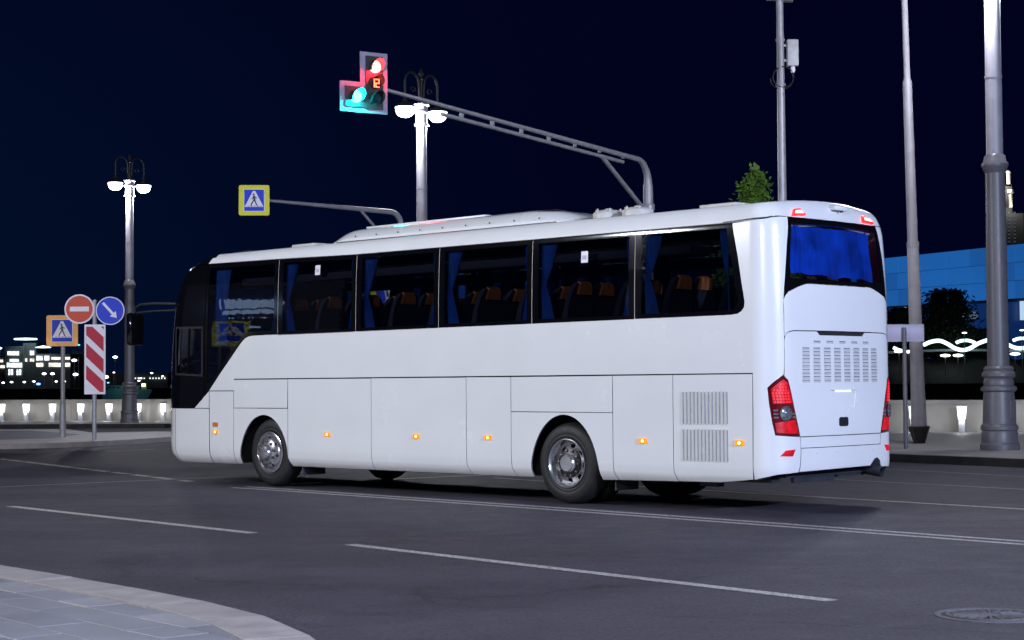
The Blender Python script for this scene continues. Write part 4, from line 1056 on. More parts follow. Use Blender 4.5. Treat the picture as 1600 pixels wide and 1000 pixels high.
# --- big side body / rear quarter
winL = [(-.222, 3.30), (-.205, 3.24), (-.150, 3.0), (-.105, 2.7), (-.084, 2.55), (-.070, 2.418)]
tlamp = [(-.040, 1.553), (-.110, 1.512), (-.16, 1.36), (-.305, .878), (-.15, .886), (.052, .902), (.085, 1.05), (.115, 1.25), (.130, 1.420), (.06, 1.482)]
def tl_off(k):
    cx = sum(p[0] for p in tlamp)/len(tlamp); cz = sum(p[1] for p in tlamp)/len(tlamp)
    return [(cx+(p[0]-cx)*k, cz+(p[1]-cz)*k) for p in tlamp]
side = [(.305, 1.590), (9.940, 1.590), (9.940, 1.414), (10.565, 1.414), (10.25, 1.70), (9.99, 1.925), (9.86, 2.04), (9.74, 2.14), (9.66, 2.19), (9.58, 2.215), (9.50, 2.226), (9.2, 2.229), (5.3, 2.236), (.64, 2.248), (.545, 2.258), (.485, 2.285), (.448, 2.33), (.436, 2.39), (.470, 2.545), (.535, 2.91), (.60, 3.20), (.612, 3.286)]
side += [(.25, 3.306), (.1, 3.316), (.02, 3.333), (-.1, 3.342), (-.218, 3.345)] + winL + [(-.066, 2.35), (-.066, 1.98), (-.062, 1.70), (-.052, 1.572)]
side += [(-.036, 1.560), (.065, 1.490), (.138, 1.425), (.122, 1.25), (.092, 1.05), (.058, .892), (-.15, .876), (-.300, .868), (-.309, .79), (-.312, .735), (-.304, .61), (-.290, .53), (-.274, .474), (-.12, .468), (.03, .458), (.17, .428), (.30, .398), (.312, .5), (.305, 1.0)]
both('side_body', side, P_, m2=M['paint_in'])
# corner wedge and front fillers
both('front_wedge', [(10.575, 1.146), (10.94, 1.148), (10.575, 1.400)], P_)
both('side_hatch', [(9.955, .31), (10.55, .305), (10.556, 1.402), (9.950, 1.402)], P_, m2=M['paint_in'])
both('wheel_top_panel', [(8.655, 1.158), (9.940, 1.154), (9.940, 1.573), (8.648, 1.572)], P_, m2=M['paint_in'])
def archpanel(x0, x1, top, A, zb):
    return [(A[0]+A[2], A[1])] + arch_pts(A)[1:-1] + [(A[0]-A[2], A[1]), (x0, zb), (x0, top), (x1, top), (x1, zb)]
both('front_arch_panel', [(FA[0]+FA[2], .318)] + arch_pts(FA)[1:-1] + [(FA[0]-FA[2], .318), (8.6205, .3175), (8.648, .42), (8.648, 1.146), (9.944, 1.146), (9.944, .312)], P_, m2=M['paint_in'])
for (x0, x1, x0b, x1b) in ((6.812, 8.639, 6.818, 8.612), (4.936, 6.804, 4.89, 6.810), (4.122, 4.928, 4.075, 4.882)):
    both('luggage_door', [(x0b, .314), (x1b, .314), (x1, .42), (x1, 1.574), (x0, 1.571), (x0, .42)], P_, m2=M['paint_in'])
both('wheel_top_panel', [(2.420, 1.136), (4.114, 1.138), (4.114, 1.571), (2.418, 1.573)], P_, m2=M['paint_in'])
both('rear_arch_panel', [(RA[0]+RA[2], .318)] + arch_pts(RA)[1:-1] + [(RA[0]-RA[2], .318), (2.385, .326), (2.419, .42), (2.419, 1.128), (4.114, 1.128), (4.114, .42), (4.067, .315)], P_, m2=M['paint_in'])
both('service_door', [(1.462, .342), (2.376, .326), (2.410, .42), (2.410, 1.573), (1.492, 1.575), (1.492, .45)], P_, m2=M['paint_in'])
vent_door = [(.322, .400), (.85, .352), (1.454, .344), (1.484, .45), (1.484, 1.575), (.312, 1.576), (.316, 1.0)]
both('vent_door', vent_door, P_, m2=M['paint_in'])
# side louvres (each a pressed blade)
def blade(u0, z0, z1, mirror=False):
    b = MB()
    def V(u_, z, d_): return b.bm.verts.new(SP(2*UC-u_ if mirror else u_, z, d_))
    k = .016
    A = [V(u0, z0, -.0015), V(u0, z1, -.0015), V(u0-k, z1-.02, -.011), V(u0-k, z0+.02, -.011)]
    b._f(A); b.mi = 1; B = [V(u0-k, z1-.02, -.011), V(u0-k, z0+.02, -.011), V(u0-k-.006, z0+.012, -.001), V(u0-k-.006, z1-.012, -.001)]; b._f(B)
    b.mi = 0; b._f([V(u0, z1, -.0015), V(u0-k-.006, z1-.012, -.001), V(u0-k, z1-.02, -.011)]); b._f([V(u0, z0, -.0015), V(u0-k-.006, z0+.012, -.001), V(u0-k, z0+.02, -.011)])
    return b.build('louvre', [P_, M['slotgrey']], coach)
for (z0, z1) in ((1.0, 1.395), (.575, .965)):
    for k in range(13): blade(1.352-k*.0525, z0, z1); 
for (z0, z1) in ((1.0, 1.395), (.575, .965)):
    for k in range(13): blade(1.352-k*.0525, z0, z1, True)
# front bumper and corner
both('front_corner_panel', [(10.566, .305), (11.435, .302), (11.452, .36), (11.452, 1.136), (10.570, 1.136)], P_, m2=M['paint_in'])
panel('front_bumper', [(11.462, .36), (11.47, .305), (UF, .305), (2*UF-11.47, .305), (2*UF-11.462, .36), (2*UF-11.462, 1.136), (UF, 1.136), (11.462, 1.136)], P_, m2=M['paint_in'], holes=[[(11.95, .72), (12.35, .70), (12.42, .86), (12.0, .98)], [(2*UF-12.0, .98), (2*UF-12.42, .86), (2*UF-12.35, .70), (2*UF-11.95, .72)]])
for s_ in (0, 1):
    pl = [(11.953, .723), (12.346, .703), (12.416, .858), (12.002, .977)]
    if s_: pl = [(2*UF-p[0], p[1]) for p in reversed(pl)]
    panel('headlight', pl, M['clear'], d=.004)
# black mask with windscreen and driver window
dwin = [(10.765, 1.66), (11.44, 1.69), (11.50, 2.385), (10.775, 2.37)]
def rev(p): return list(reversed(p))
ws = [(11.95, 1.45), (UF, 1.40), (2*UF-11.95, 1.45), (2*UF-11.98, 2.3), (2*UF-12.05, 3.10), (UF, 3.16), (12.05, 3.10), (11.98, 2.3)]
mask = [(10.99, 1.150), (11.8, 1.150), (UF, 1.150), (2*UF-10.99, 1.150), (2*UF-10.70, 1.345), (2*UF-10.70, 3.352), (UF, 3.372), (10.70, 3.352), (10.70, 1.345)]
dwin2 = [(2*UF-p[0], p[1]) for p in rev(dwin)]
panel('front_mask', mask, M['mask'], holes=[dwin, ws, dwin2], d=-.001)
panel('windscreen', ws, M['glass_front'], d=.003, t=0)
for q in (dwin, dwin2):
    f_ = panel('driver_window', q, M['glass_front'], d=.004, t=0)
    us = [p[0] for p in q]; um = (min(us)+max(us))/2; 
    panel('sliding_bar', [(um-.018, 1.672), (um+.018, 1.674), (um+.018, 2.378), (um-.018, 2.377)], M['mask'], d=-.003, parent=f_)
    panel('window_frame', [(p[0]+(.03 if p[0] > um else -.03), p[1]+(.03 if p[1] > 2 else -.03)) for p in q], M['black'], holes=[q], d=-.005, t=.004, parent=f_)
# --- side windows: frit border with a pane inside
cols = [.600, 2.060, 3.745, 5.452, 7.132, 8.880, 10.69]
def window(u0, u1, kind='mid', mirrored=False):
    gg = .007
    zb0 = 2.262-.0035*u0; 
    if kind == 'rear':
        out_ = [(u1-gg, 2.256), (u1-gg, 3.288), (.620, 3.284), (.60, 3.18), (.545, 2.91), (.480, 2.545), (.446, 2.39), (.458, 2.335), (.494, 2.293), (.550, 2.267), (.64, 2.257)]
        inn = [(u1-.10, 2.30), (u1-.10, 3.24), (.70, 3.235), (.685, 3.16), (.63, 2.91), (.565, 2.545), (.535, 2.41), (.545, 2.36), (.58, 2.32), (.66, 2.30)]
    elif kind == 'front':
        out_ = [(u0+gg, 2.240), (9.50, 2.235), (9.59, 2.224), (9.67, 2.198), (9.75, 2.148), (9.87, 2.046), (10.0, 1.933), (10.26, 1.707), (10.575, 1.425), (u1-gg, 1.345), (u1-gg, 3.348), (u0+gg, 3.328)]
        inn = [(u0+.09, 2.29), (9.52, 2.285), (9.64, 2.27), (9.74, 2.22), (9.9, 2.09), (10.55, 1.53), (10.62, 1.53), (10.62, 3.29), (u0+.09, 3.27)]
    else:
        za = WT(u0)-.012; zc = WT(u1)-.012
        out_ = [(u0+gg, zb0-.012), (u1-gg, 2.256-.0035*u1-.006), (u1-gg, zc), (u0+gg, za)]
        inn = [(u0+.09, zb0+.035), (u1-.11, zb0+.035), (u1-.11, zc-.05), (u0+.09, za-.05)]
    if mirrored: out_, inn = mir(out_), mir(inn)
    w_ = panel('window', out_, M['mask'], holes=[inn], d=.0, t=.02)
    panel('pane', inn, M['glass_side'], d=.0015, t=0, parent=w_)
    return w_
for mi_ in (False, True):
    for i in range(6): window(cols[i] if i else .6, cols[i+1], 'rear' if i == 0 else 'front' if i == 5 else 'mid', mi_)
    # thin bright joint strips between panes
    for u_ in cols[1:-1]:
        pl = [(u_-.005, 2.245), (u_+.005, 2.245), (u_+.005, WT(u_)-.014), (u_-.005, WT(u_)-.014)]
        panel('joint_strip', mir(pl) if mi_ else pl, M['roofgrey'], d=.004, t=.01)
# stickers
for (u_, z_) in ((7.98, 3.13), (2.86, 3.03)):
    b = panel('window_sticker', [(u_-.055, z_-.07), (u_+.055, z_-.07), (u_+.055, z_+.07), (u_-.055, z_+.07)], M['white_sheet'], d=-.0015, t=.001)
    panel('sticker_print', [(u_-.03, z_-.03), (u_+.035, z_-.03), (u_+.035, z_+.02), (u_-.03, z_+.02)], mat('sticker_grey', (.45, .42, .5), .6), d=-.003, t=.001, parent=b)

# --- roof: closed shell with black front end
def roof():
    bm = bmesh.new(); us = []
    q = UC
    base = sorted(set([round(x, 4) for x in [UC+.0] + [c_ for c_ in UCUT if UC < c_ < UF] + [1.6+.6*k for k in range(14)] + [UF]]))
    ring_u = base + [2*UF-x for x in reversed(base[1:-1])]
    zs = [None, 3.385, 3.41, 3.43, 3.445, 3.46, 3.475, 3.485]
    def crown(p, s0=1.0):
        y = -p.y; k = 1-((y-HC)/HC)**2; return .095*max(0, k)
    rings = []
    for z in zs:
        R_ = []
        for u_ in ring_u:
            uu = u_ if u_ <= UF else 2*UF-u_
            zz = (WT(uu)+ (0 if uu < 10.6 else .002)) if z is None else z
            p = SP(u_, zz); f_ = min(max((zz-3.36)/.12, 0), 1); p.z += crown(p)*f_*f_
            R_.append(bm.verts.new(p))
        rings.append(R_)
    last = [v.co.copy() for v in rings[-1]]
    cs_ = sum(p.x for p in last)/len(last)
    for f_ in (.985, .96, .90, .78, .60, .40, .20, .02):
        R_ = []
        for p in last:
            y = -p.y; yn = HC+(y-HC)*f_; L_ = (11 if p.x > 6 else .3); sx = p.x; e = 1-f_
            sx = p.x + (6-p.x)*e*.10
            k = 1-((yn-HC)/HC)**2; R_.append(bm.verts.new(Vector((sx, -yn, 3.485+.095*k))))
        rings.append(R_)
    n = len(ring_u)
    for A, B in zip(rings, rings[1:]):
        for i in range(n):
            j = (i+1) % n
            f = bm.faces.new([A[i], A[j], B[j], B[i]]); f.smooth = True
            m_ = sum(v.co.x for v in f.verts)/4; zz = sum(v.co.z for v in f.verts)/4
            f.material_index = 1 if m_ > 10.42+ (3.56-zz)*1.1 else 0
    try: bm.faces.new(rings[-1])
    except ValueError: pass
    bmesh.ops.recalc_face_normals(bm, faces=bm.faces[:])
    me = bpy.data.meshes.new('roof'); bm.to_mesh(me); bm.free(); me.materials.append(P_); me.materials.append(M['mask'])
    o = bpy.data.objects.new('roof', me); col.objects.link(o); o.parent = coach; return o
roof_o = roof()
# drip moulding above windows
for mi_ in (False, True):
    pl = [(.62, 3.292), (3.8, 3.2975), (7.2, 3.305), (9, 3.339), (10.6, 3.357), (10.6, 3.363), (9, 3.346), (7.2, 3.312), (3.8, 3.304), (.62, 3.300)]
    panel('drip_rail', mir(pl) if mi_ else pl, M['black'], d=-.008, t=.012)
    pl = [(.02, 3.338), (.1, 3.320), (.75, 3.296), (.75, 3.312), (.1, 3.336), (.02, 3.350)]
    panel('drip_rail', mir(pl) if mi_ else pl, M['black'], d=-.006, t=.012)

# --- rear window, rear panels
rw_low = [(-.079, 2.425), (-.10, 2.46), (-.15, 2.505), (-.30, 2.560), (-.44, 2.598), (-.50, 2.604)]
rwin = [(-.222, 3.338), (-.205, 3.25), (-.150, 3.0), (-.105, 2.7), (-.086, 2.55)]
def M2(p): return [(2*UC-q[0], q[1]) for q in p]
r_out = rwin + rw_low + M2(rev(rw_low)) + M2(rev(rwin)) + [(UC, 3.352)]
r_in = [(-.262, 3.275), (-.215, 3.0), (-.180, 2.67), (-.185, 2.655)] + [(UC, 2.650)] + M2([(-.185, 2.655), (-.180, 2.67), (-.215, 3.0), (-.262, 3.275)]) + [(UC, 3.29)]
rwf = panel('rear_window', r_out, M['mask'], holes=[r_in], d=.0, t=.02)
panel('pane', r_in, M['glass_rear'], d=.0015, t=0, parent=rwf)
up = [(-.072, 2.405), (-.094, 2.447), (-.146, 2.494), (-.30, 2.549), (-.44, 2.587), (-.50, 2.594)]
up_lo = [(-.072, 1.99), (-.095, 2.03), (-.14, 2.054), (-.22, 2.066), (-.64, 2.068)]
panel('rear_upper_panel', up + M2(rev(up)) + M2(up_lo)  + [(UC, 2.068)] + rev(up_lo), P_, m2=M['paint_in'])
hl = [(-.30, .874), (-.200, 1.19), (-.115, 1.50), (-.062, 1.556), (-.070, 1.75), (-.071, 1.965), (-.09, 2.015), (-.135, 2.043), (-.22, 2.055), (-.636, 2.056), (-.688, 2.014)]
plate_hole = [(-.835, 1.386), (-.88, 1.200), (-.90, 1.19), (UC, 1.182)] + M2([(-.90, 1.19), (-.88, 1.200), (-.835, 1.386)])
hatch = panel('engine_hatch', hl + M2(rev(hl)), P_, holes=[plate_hole], t=.014)
panel('plate_recess', plate_hole, P_, d=.010, t=0, parent=hatch)
panel('plate_lamp', [(-.985, 1.372), (-.985, 1.384), (-1.316, 1.384), (-1.316, 1.372)], M['plate_led'], d=.006, t=.01, parent=hatch)
panel('lamp_hood', [(-.90, 1.386), (-.90, 1.397), (2*UC+.90, 1.397), (2*UC+.90, 1.386)], P_, d=-.012, t=.016, parent=hatch)
panel('hatch_handle', rrect(.185, .105, .03, 4, UC, 1.024), M['black'], d=-.008, t=.012, parent=hatch)
# grille slots
def slot(uc, z, w_=.135):
    b = MB()
    def V(u_, zz, d_): return b.bm.verts.new(SP(u_, zz, d_))
    b.mi = 1; b._f([V(uc-w_/2, z-.006, -.002), V(uc+w_/2, z-.006, -.002), V(uc+w_/2, z+.007, -.002), V(uc-w_/2, z+.007, -.002)])
    b.mi = 0; b._f([V(uc-w_/2, z-.006, -.002), V(uc+w_/2, z-.006, -.002), V(uc+w_/2, z-.013, -.010), V(uc-w_/2, z-.013, -.010)])
    b._f([V(uc-w_/2, z-.013, -.010), V(uc+w_/2, z-.013, -.010), V(uc+w_/2, z-.024, -.001), V(uc-w_/2, z-.024, -.001)])
    return b.build('vent_slot', [P_, M['slotgrey']], hatch)
for c_ in range(8):
    for r_ in range(10): slot(UC+.777-.07-(c_)*.2, 1.868-r_*.0405, .128)
for c_ in range(5): slot(UC+.50-c_*.25, 1.946, .125)
# bumper
bl = [(-.317, .737), (-.309, .61), (-.297, .53), (-.282, .478)]
bt_ = [(-.309, .864), (-.314, .80), (-.317, .745)]
panel('bumper_top', bt_ + M2(rev(bt_)), P_, m2=M['paint_in'])
exh = [(2*UC+.335+.0, .486), (2*UC+.345, .53), (2*UC+.395, .575), (2*UC+.44, .583), (2*UC+.50, .56), (2*UC+.60, .487)]
panel('bumper_lower', bl + [(UC, .492)] + [(-1.70, .497), (-1.74, .53), (-1.80, .575), (-1.87, .585), (-1.93, .55), (-1.955, .49)] + M2(rev(bl)), P_, m2=M['paint_in'], d=-.004)
for u_ in (-.60, -.99, -1.39, -1.77):
    b = MB(); p = SP(u_, .683, -.006); n = SN(u_, .683); Mx = n.to_track_quat('Z', 'Y').to_matrix().to_4x4(); Mx.translation = p
    b.lathe([(.020, -.004), (.020, .002), (.014, .004), (0, .003)], 14, Mx); b.build('parking_sensor', M['white_sheet'], coach)
# tail lamps
def mlist(p, m_): return mir(p) if m_ else p
for m_ in (False, True):
    L = panel('tail_lamp', mlist(tlamp, m_), M['red_dark'], d=-.001, t=.03)
    cx = -.07
    up_ = [(-.048, 1.515), (-.100, 1.480), (-.150, 1.33), (-.175, 1.25), (.075, 1.245), (.098, 1.405), (.045, 1.452)]
    lo_ = [(-.215, 1.06), (-.275, .905), (-.15, .910), (.040, .922), (.055, 1.03), (-.05, 1.045)]
    panel('stop_lens', mlist(up_, m_), M['red_lens'], d=-.006, t=.005, parent=L)
    panel('lower_lens', mlist(lo_, m_), M['red_lens'], d=-.006, t=.005, parent=L)
    b = MB()
    for r_ in range(7):
        z_ = 1.46 - r_*.033; n_ = [2, 3, 5, 6, 6, 6, 6][r_]
        for k in range(n_):
            u_ = (.005 if r_ > 1 else -.03) - (k-(n_-1)/2)*.036 - r_*.006
            if m_: u_ = 2*UC-u_
            p = SP(u_, z_, -.0075); n = SN(u_, z_); Mx = n.to_track_quat('Z', 'Y').to_matrix().to_4x4(); Mx.translation = p
            b.lathe([(.0085, 0), (.006, .003), (0, .004)], 8, Mx)
    o = b.build('led_cluster', M['led_red'], L); o['kind'] = 'stuff'
    b = MB()
    u_ = -.068; z_ = 1.135; uu = 2*UC-u_ if m_ else u_
    p = SP(uu, z_, -.004); n = SN(uu, z_); Mx = n.to_track_quat('Z', 'Y').to_matrix().to_4x4(); Mx.translation = p
    b.lathe([(.080, 0), (.080, .014), (.072, .018), (.064, .008), (.04, .012), (.025, .022), (0, .026)], 28, Mx); b.build('reversing_lamp', M['clear'], L)
    for (a, z0) in ((.05, 1.17), (.05, 1.13), (.045, 1.09), (-.195, 1.13), (-.20, 1.09)):
        panel('chrome_bar', mlist([(a-.028, z0-.010), (a-.028, z0+.010), (a+.028, z0+.010), (a+.028, z0-.010)], m_), M['clear'], d=-.006, t=.004, parent=L)
    # fog reflector
    panel('rear_reflector', mlist([(.008, .660), (-.070, .725), (-.215, .731), (-.165, .658)], m_), M['red_lens'], d=-.008, t=.008)
    # high marker
    hp = [(-.300, 3.372), (-.360, 3.445), (-.50, 3.462), (-.535, 3.388)]
    hm = panel('high_marker', mlist(hp, m_), M['red_glow'], d=-.040, t=.05)
    hc = [(-.335, 3.395), (-.375, 3.430), (-.48, 3.440), (-.50, 3.405)]
    panel('marker_core', mlist(hc, m_), M['red_hot'], d=-.047, t=.01, parent=hm)
# reversing camera over rear window
pc = SP(UC-.10, 3.46); b = MB(); b.box((pc.x-.05, pc.y, 3.505), (.10, .26, .055), bev=.012); o = b.build('rear_camera', P_, coach)
b = MB(); b.lathe([(.012, 0), (.014, .02), (0, .021)], 10, Matrix.Translation((pc.x-.09, pc.y, 3.474)) @ Matrix.Rotation(PI, 4, 'X')); b.build('camera_lens', M['black'], o)
# amber side markers
for m_ in (False, True):
    for (u_, z_, lit) in ((10.40, .90, 0), (10.40, .785, 1), (7.745, .787, 1), (5.888, .791, 1), (4.53, .797, 1), (1.945, .802, 1), (.535, .806, 1)):
        s_ = panel('side_marker', mlist(rrect(.125, .060, .012, 2, u_, z_), m_), M['amber'] if lit else M['amber_off'], d=-.014, t=.016)
        if lit: panel('marker_core', mlist(rrect(.034, .034, .012, 3, u_, z_), m_), M['amber_hot'], d=-.018, t=.005, parent=s_)
# black under-frame
b = MB()
b.box((6.0, -HC, .62), (11.0, 1.9, .30)); b.box((6, -HC, 1.0), (1.6, 2.2, .5)); b.box((7.7, -HC, .9), (1.0, 2.3, .9)); b.box((5.2, -HC, .9), (1.4, 2.3, .9)); b.box((1.1, -HC, .95), (2.0, 1.9, .9)); b.box((10.7, -HC, .9), (1.6, 2.1, .9))
b.box((3.2, -HC, .5), (.30, 2.0, .26)); b.box((9.12, -HC, .45), (.18, 2.0, .18)); b.build('underframe', M['liner'], coach)
b = MB(); b.box((.75, -HC, .43), (1.1, 1.75, .05)); b.box((.55, -.35, .38), (.5, .16, .06)); b.box((.25, -1.0, .40), (.05, .8, .12)); b.box((.25, -1.75, .42), (.05, .55, .10)); b.box((1.15, -.28, .33), (.26, .12, .09)); b.box((1.55, -.24, .35), (.22, .1, .06)); b.build('engine_tray', M['chassis'], coach)
b = MB(); b.box((7.2, -HC, 1.48), (9.0, 2.4, .04)); b.box((1.7, -HC, 1.48), (2.9, 2.4, .04)); b.box((11.2, -HC, .95), (1.2, 2.2, .04)); b.build('cabin_floor', M['cabin'], coach)
# exhaust
b = MB(); T = Matrix.Translation((.45, -2.00, .475)) @ Matrix.Rotation(-PI/2-.12, 4, 'Y') @ Matrix.Identity(4)
b.lathe([(.062, 0), (.062, .50), (.055, .50), (.052, .1), (0, .1)], 18, T); b.build('exhaust_pipe', M['chassis'], coach)
# mud flaps
for (s_, y_) in ((2.50, -.35), (8.42, -.30), (2.50, -2.2), (8.42, -2.25)):
    b = MB(); b.box((s_, y_, .36), (.02, .42, .34)); b.box((s_, y_, .54), (.04, .44, .03)); b.build('mud_flap', M['chassis'], coach)
# wheel wells
for (s_, R0) in ((9.215, .66), (3.215, .70)):
    for y0, y1 in ((-.115, -.64), (-BW+.115, -BW+.64)):
        b = MB(); T = Matrix.Translation((s_, y0, .45)) @ Matrix.Rotation(PI/2 if y1 < y0 else -PI/2, 4, 'X')
        n = 20; A = []; B = []
        for k in range(n+1):
            a = math.radians(-8+196*k/n); A.append(b.bm.verts.new((s_+R0*math.cos(a), y0, .42+(R0+.02)*math.sin(a)))); B.append(b.bm.verts.new((s_+R0*math.cos(a), y1, .42+(R0+.02)*math.sin(a))))
        for k in range(n): b._f([A[k], A[k+1], B[k+1], B[k]], True)
        b._f(list(reversed(B))); b.build('wheel_well', M['liner'], coach)
# wheels
def wheel(s_, y_, outward, kind, dual=False, spin=0.0):
    T = Matrix.Translation((s_, y_, .503)) @ Matrix.Rotation(-PI/2*outward, 4, 'X') @ Matrix.Rotation(spin, 4, 'Z')
    b = MB(); b.lathe([(0, -.30), (.18, -.30), (.18, -.05), (.10, -.02), (0, -.02)], 24, T); w_ = b.build('wheel', M['black'], coach)
    b = MB(); tp = [(.285, -.285), (.33, -.300), (.42, -.295), (.470, -.270), (.492, -.24), (.500, -.20), (.503, -.15), (.500, -.08), (.490, -.045), (.468, -.018), (.44, -.004), (.40, .004), (.365, .006), (.355, .001), (.345, .006), (.325, .002), (.31, -.008), (.295, -.015), (.285, -.03)]
    b.lathe(tp, 56, T)
    if dual: b.lathe([(r_, z-.34) for r_, z in tp], 40, T)
    # tread grooves
    b.build('tyre', M['rubber'], w_)
    b = MB()
    if kind == 'front':
        b.lathe([(.30, -.012), (.303, .012), (.292, .016), (.282, .004), (.270, -.015), (.262, -.012), (.24, .030), (.19, .062), (.12, .078), (.115, .11), (.10, .135), (.06, .148), (0, .15)], 48, T)
        b.build('hub_cover', M['chrome'], w_)
        b = MB()
        for k in range(10):
            a = 2*PI*k/10; b.lathe([(.019, .03), (.019, .088), (.012, .095), (0, .096)], 10, T @ Matrix.Translation((.17*math.cos(a), .17*math.sin(a), 0)))
        b.build('wheel_nut', M['chrome_d'], w_)['kind'] = 'stuff'
        b = MB()
        for k in range(8):
            a = 2*PI*(k+.5)/8; b.lathe([(.022, 0), (.020, .003), (0, .003)], 12, T @ Matrix.Translation((.222*math.cos(a), .222*math.sin(a), .043)) @ Matrix.Rotation(a, 4, 'Z') @ Matrix.Rotation(.8, 4, 'Y'))
        b.build('hand_hole', M['black'], w_)['kind'] = 'stuff'
    else:
        b.lathe([(.300, -.012), (.303, .012), (.293, .016), (.283, .0), (.272, -.035), (.262, -.10), (.250, -.115)], 56, T)
        # dished disc with eight oval hand holes
        n = 96; RR = [.250, .232, .190, .165, .150, .120, .112, .095, 0.0]; ZZ = [-.115, -.100, -.080, -.060, -.055, -.050, .0, .02, .024]
        grid = []
        for r_, z in zip(RR, ZZ):
            grid.append([b.bm.verts.new(T @ Vector((r_*math.cos(2*PI*k/n), r_*math.sin(2*PI*k/n), z))) for k in range(n)] if r_ > 0 else None)
        for i in range(len(RR)-2):
            for k in range(n):
                hole = (i == 1) and ((k % 12) in (4, 5, 6, 7, 8))
                if hole: continue
                b._f([grid[i][k], grid[i][(k+1) % n], grid[i+1][(k+1) % n], grid[i+1][k]], True)
        cv = b.bm.verts.new(T @ Vector((0, 0, ZZ[-1])))
        for k in range(n): b._f([grid[-2][k], grid[-2][(k+1) % n], cv], True)
        b.build('rim', M['chrome'], w_)
        b = MB()
        for k in range(10):
            a = 2*PI*(k+.5)/10; b.lathe([(.016, -.06), (.016, -.02), (.010, -.015), (0, -.014)], 8, T @ Matrix.Translation((.158*math.cos(a), .158*math.sin(a), 0)))
        b.build('wheel_nut', M['chrome_d'], w_)['kind'] = 'stuff'
    return w_
wheel(9.125, -.055, 1, 'front', spin=.2); wheel(9.125, -BW+.055, -1, 'front')
wheel(3.215, -.055, 1, 'rear', True, spin=.25); wheel(3.215, -BW+.055, -1, 'rear', True)

# --- roof fittings
def pod(s0, s1, yc, hw, h, z0):
    bm = bmesh.new(); n = 46; rings = []
    for i in range(n+1):
        f_ = i/n; s_ = s0+(s1-s0)*f_
        e = min(1, (f_/.24)); e2 = min(1, ((1-f_)/.13)); pr = (1-(1-e)**2.3)*(1-(1-e2)**2.2)
        hh = h*max(pr, .0)*(1.08-.10*f_) + .008; ww = hw*(.80+.20*(1-(1-min(1, f_/.2))**2))*(.86+.14*(1-(1-min(1, (1-f_)/.12))**2))
        R_ = []
        prof_ = [(1.0, 0), (1.0, .26), (.985, .36), (.93, .60), (.875, .80), (.82, .92), (.74, .98), (.3, 1.0), (0, 1.0)]
        for (a, c) in prof_: R_.append(bm.verts.new((s_, yc-ww*a, z0-.02+hh*c+.02*(c > 0)+.0)))
        for (a, c) in reversed(prof_[:-1]): R_.append(bm.verts.new((s_, yc+ww*a, z0-.02+hh*c+.02*(c > 0))))
        rings.append(R_)
    for A, B in zip(rings, rings[1:]):
        for k in range(len(A)-1):
            f = bm.faces.new([A[k], A[k+1], B[k+1], B[k]]); f.smooth = True
    bm.faces.new(rings[0]); bm.faces.new(list(reversed(rings[-1])))
    bmesh.ops.recalc_face_normals(bm, faces=bm.faces[:])
    me = bpy.data.meshes.new('air_conditioner'); bm.to_mesh(me); bm.free(); me.materials.append(P_); me.set_sharp_from_angle(angle=math.radians(35))
    o = bpy.data.objects.new('air_conditioner', me); col.objects.link(o); o.parent = coach; return o
ac = pod(3.10, 8.25, -HC, .96, .215, 3.505)
b = MB(); b.box((6.3, -HC, 3.735), (2.4, 1.5, .03), bev=.012); b.build('air_conditioner_lid', P_, ac)
b = MB()
for k in range(34): b.box((3.75+k*.045, -.56, 3.705), (.014, .20, .014), M4=None)
o = b.build('grille_slots', M['liner'], ac); o['kind'] = 'stuff'
b = MB()
for k in range(9): b.lathe([(.012, 0), (.012, .006), (0, .007)], 8, Matrix.Translation((3.9+k*.45, -.322, 3.60)) @ Matrix.Rotation(-PI/2, 4, 'X'))
o = b.build('screws', M['black'], ac); o['kind'] = 'stuff'
b = MB(); b.box((5.75, -.312, 3.532), (4.3, .012, .012)); b.build('base_seam', M['black'], ac)
for (s_, r_) in ((2.885, .195), (2.41, .195)):
    b = MB(); T = Matrix.Translation((s_, -.50, 3.568)); b.lathe([(r_, -.05), (r_, .02), (r_-.008, .035), (r_-.06, .062), (.05, .072), (.045, .084), (.02, .09), (0, .09)], 28, T); v_ = b.build('roof_fan', M['roofgrey'], coach)
    b = MB()
    for k in range(6): b.lathe([(.012, .02), (.012, .075), (0, .08)], 8, T @ Matrix.Translation(((r_-.03)*math.cos(k*PI/3+.3), (r_-.03)*math.sin(k*PI/3+.3), 0)))
    b.build('fan_bolt', M['roofgrey'], v_)
b = MB(); b.box((1.25, -.85, 3.575), (.55, .55, .05), bev=.02); b.build('roof_hatch', M['roofgrey'], coach)
b = MB(); b.box((9.0, -.85, 3.575), (.55, .55, .05), bev=.02); b.build('roof_hatch', M['roofgrey'], coach)
b = MB(); b.tube([(10.6, -.35, 3.49), (10.45, -.4, 3.53), (10.1, -.42, 3.55), (9.9, -.42, 3.53)], .015, 6); b.build('roof_rail', M['black'], coach)

# --- mirrors
def mirror(y_, sy):
    b = MB(); b.tube([(11.55, y_-.10*sy, 2.78), (11.95, y_+.02*sy, 2.80), (12.28, y_+.08*sy, 2.79), (12.40, y_+.10*sy, 2.74), (12.43, y_+.10*sy, 2.62)], .022, 8)
    b.tube([(11.55, y_-.10*sy, 2.68), (12.0, y_+.02*sy, 2.68), (12.36, y_+.09*sy, 2.66)], .016, 8); a_ = b.build('mirror_arm', M['black'], coach)
    b = MB(); b.box((12.38, y_+.11*sy, 2.40), (.13, .28, .52), bev=.045); mo = b.build('mirror_housing', M['mask'], coach)
    b = MB(); b.box((12.312, y_+.11*sy, 2.41), (.008, .21, .42)); b.build('mirror_glass', M['mask'], mo)
mirror(0.02, 1); mirror(-BW-.02, -1)

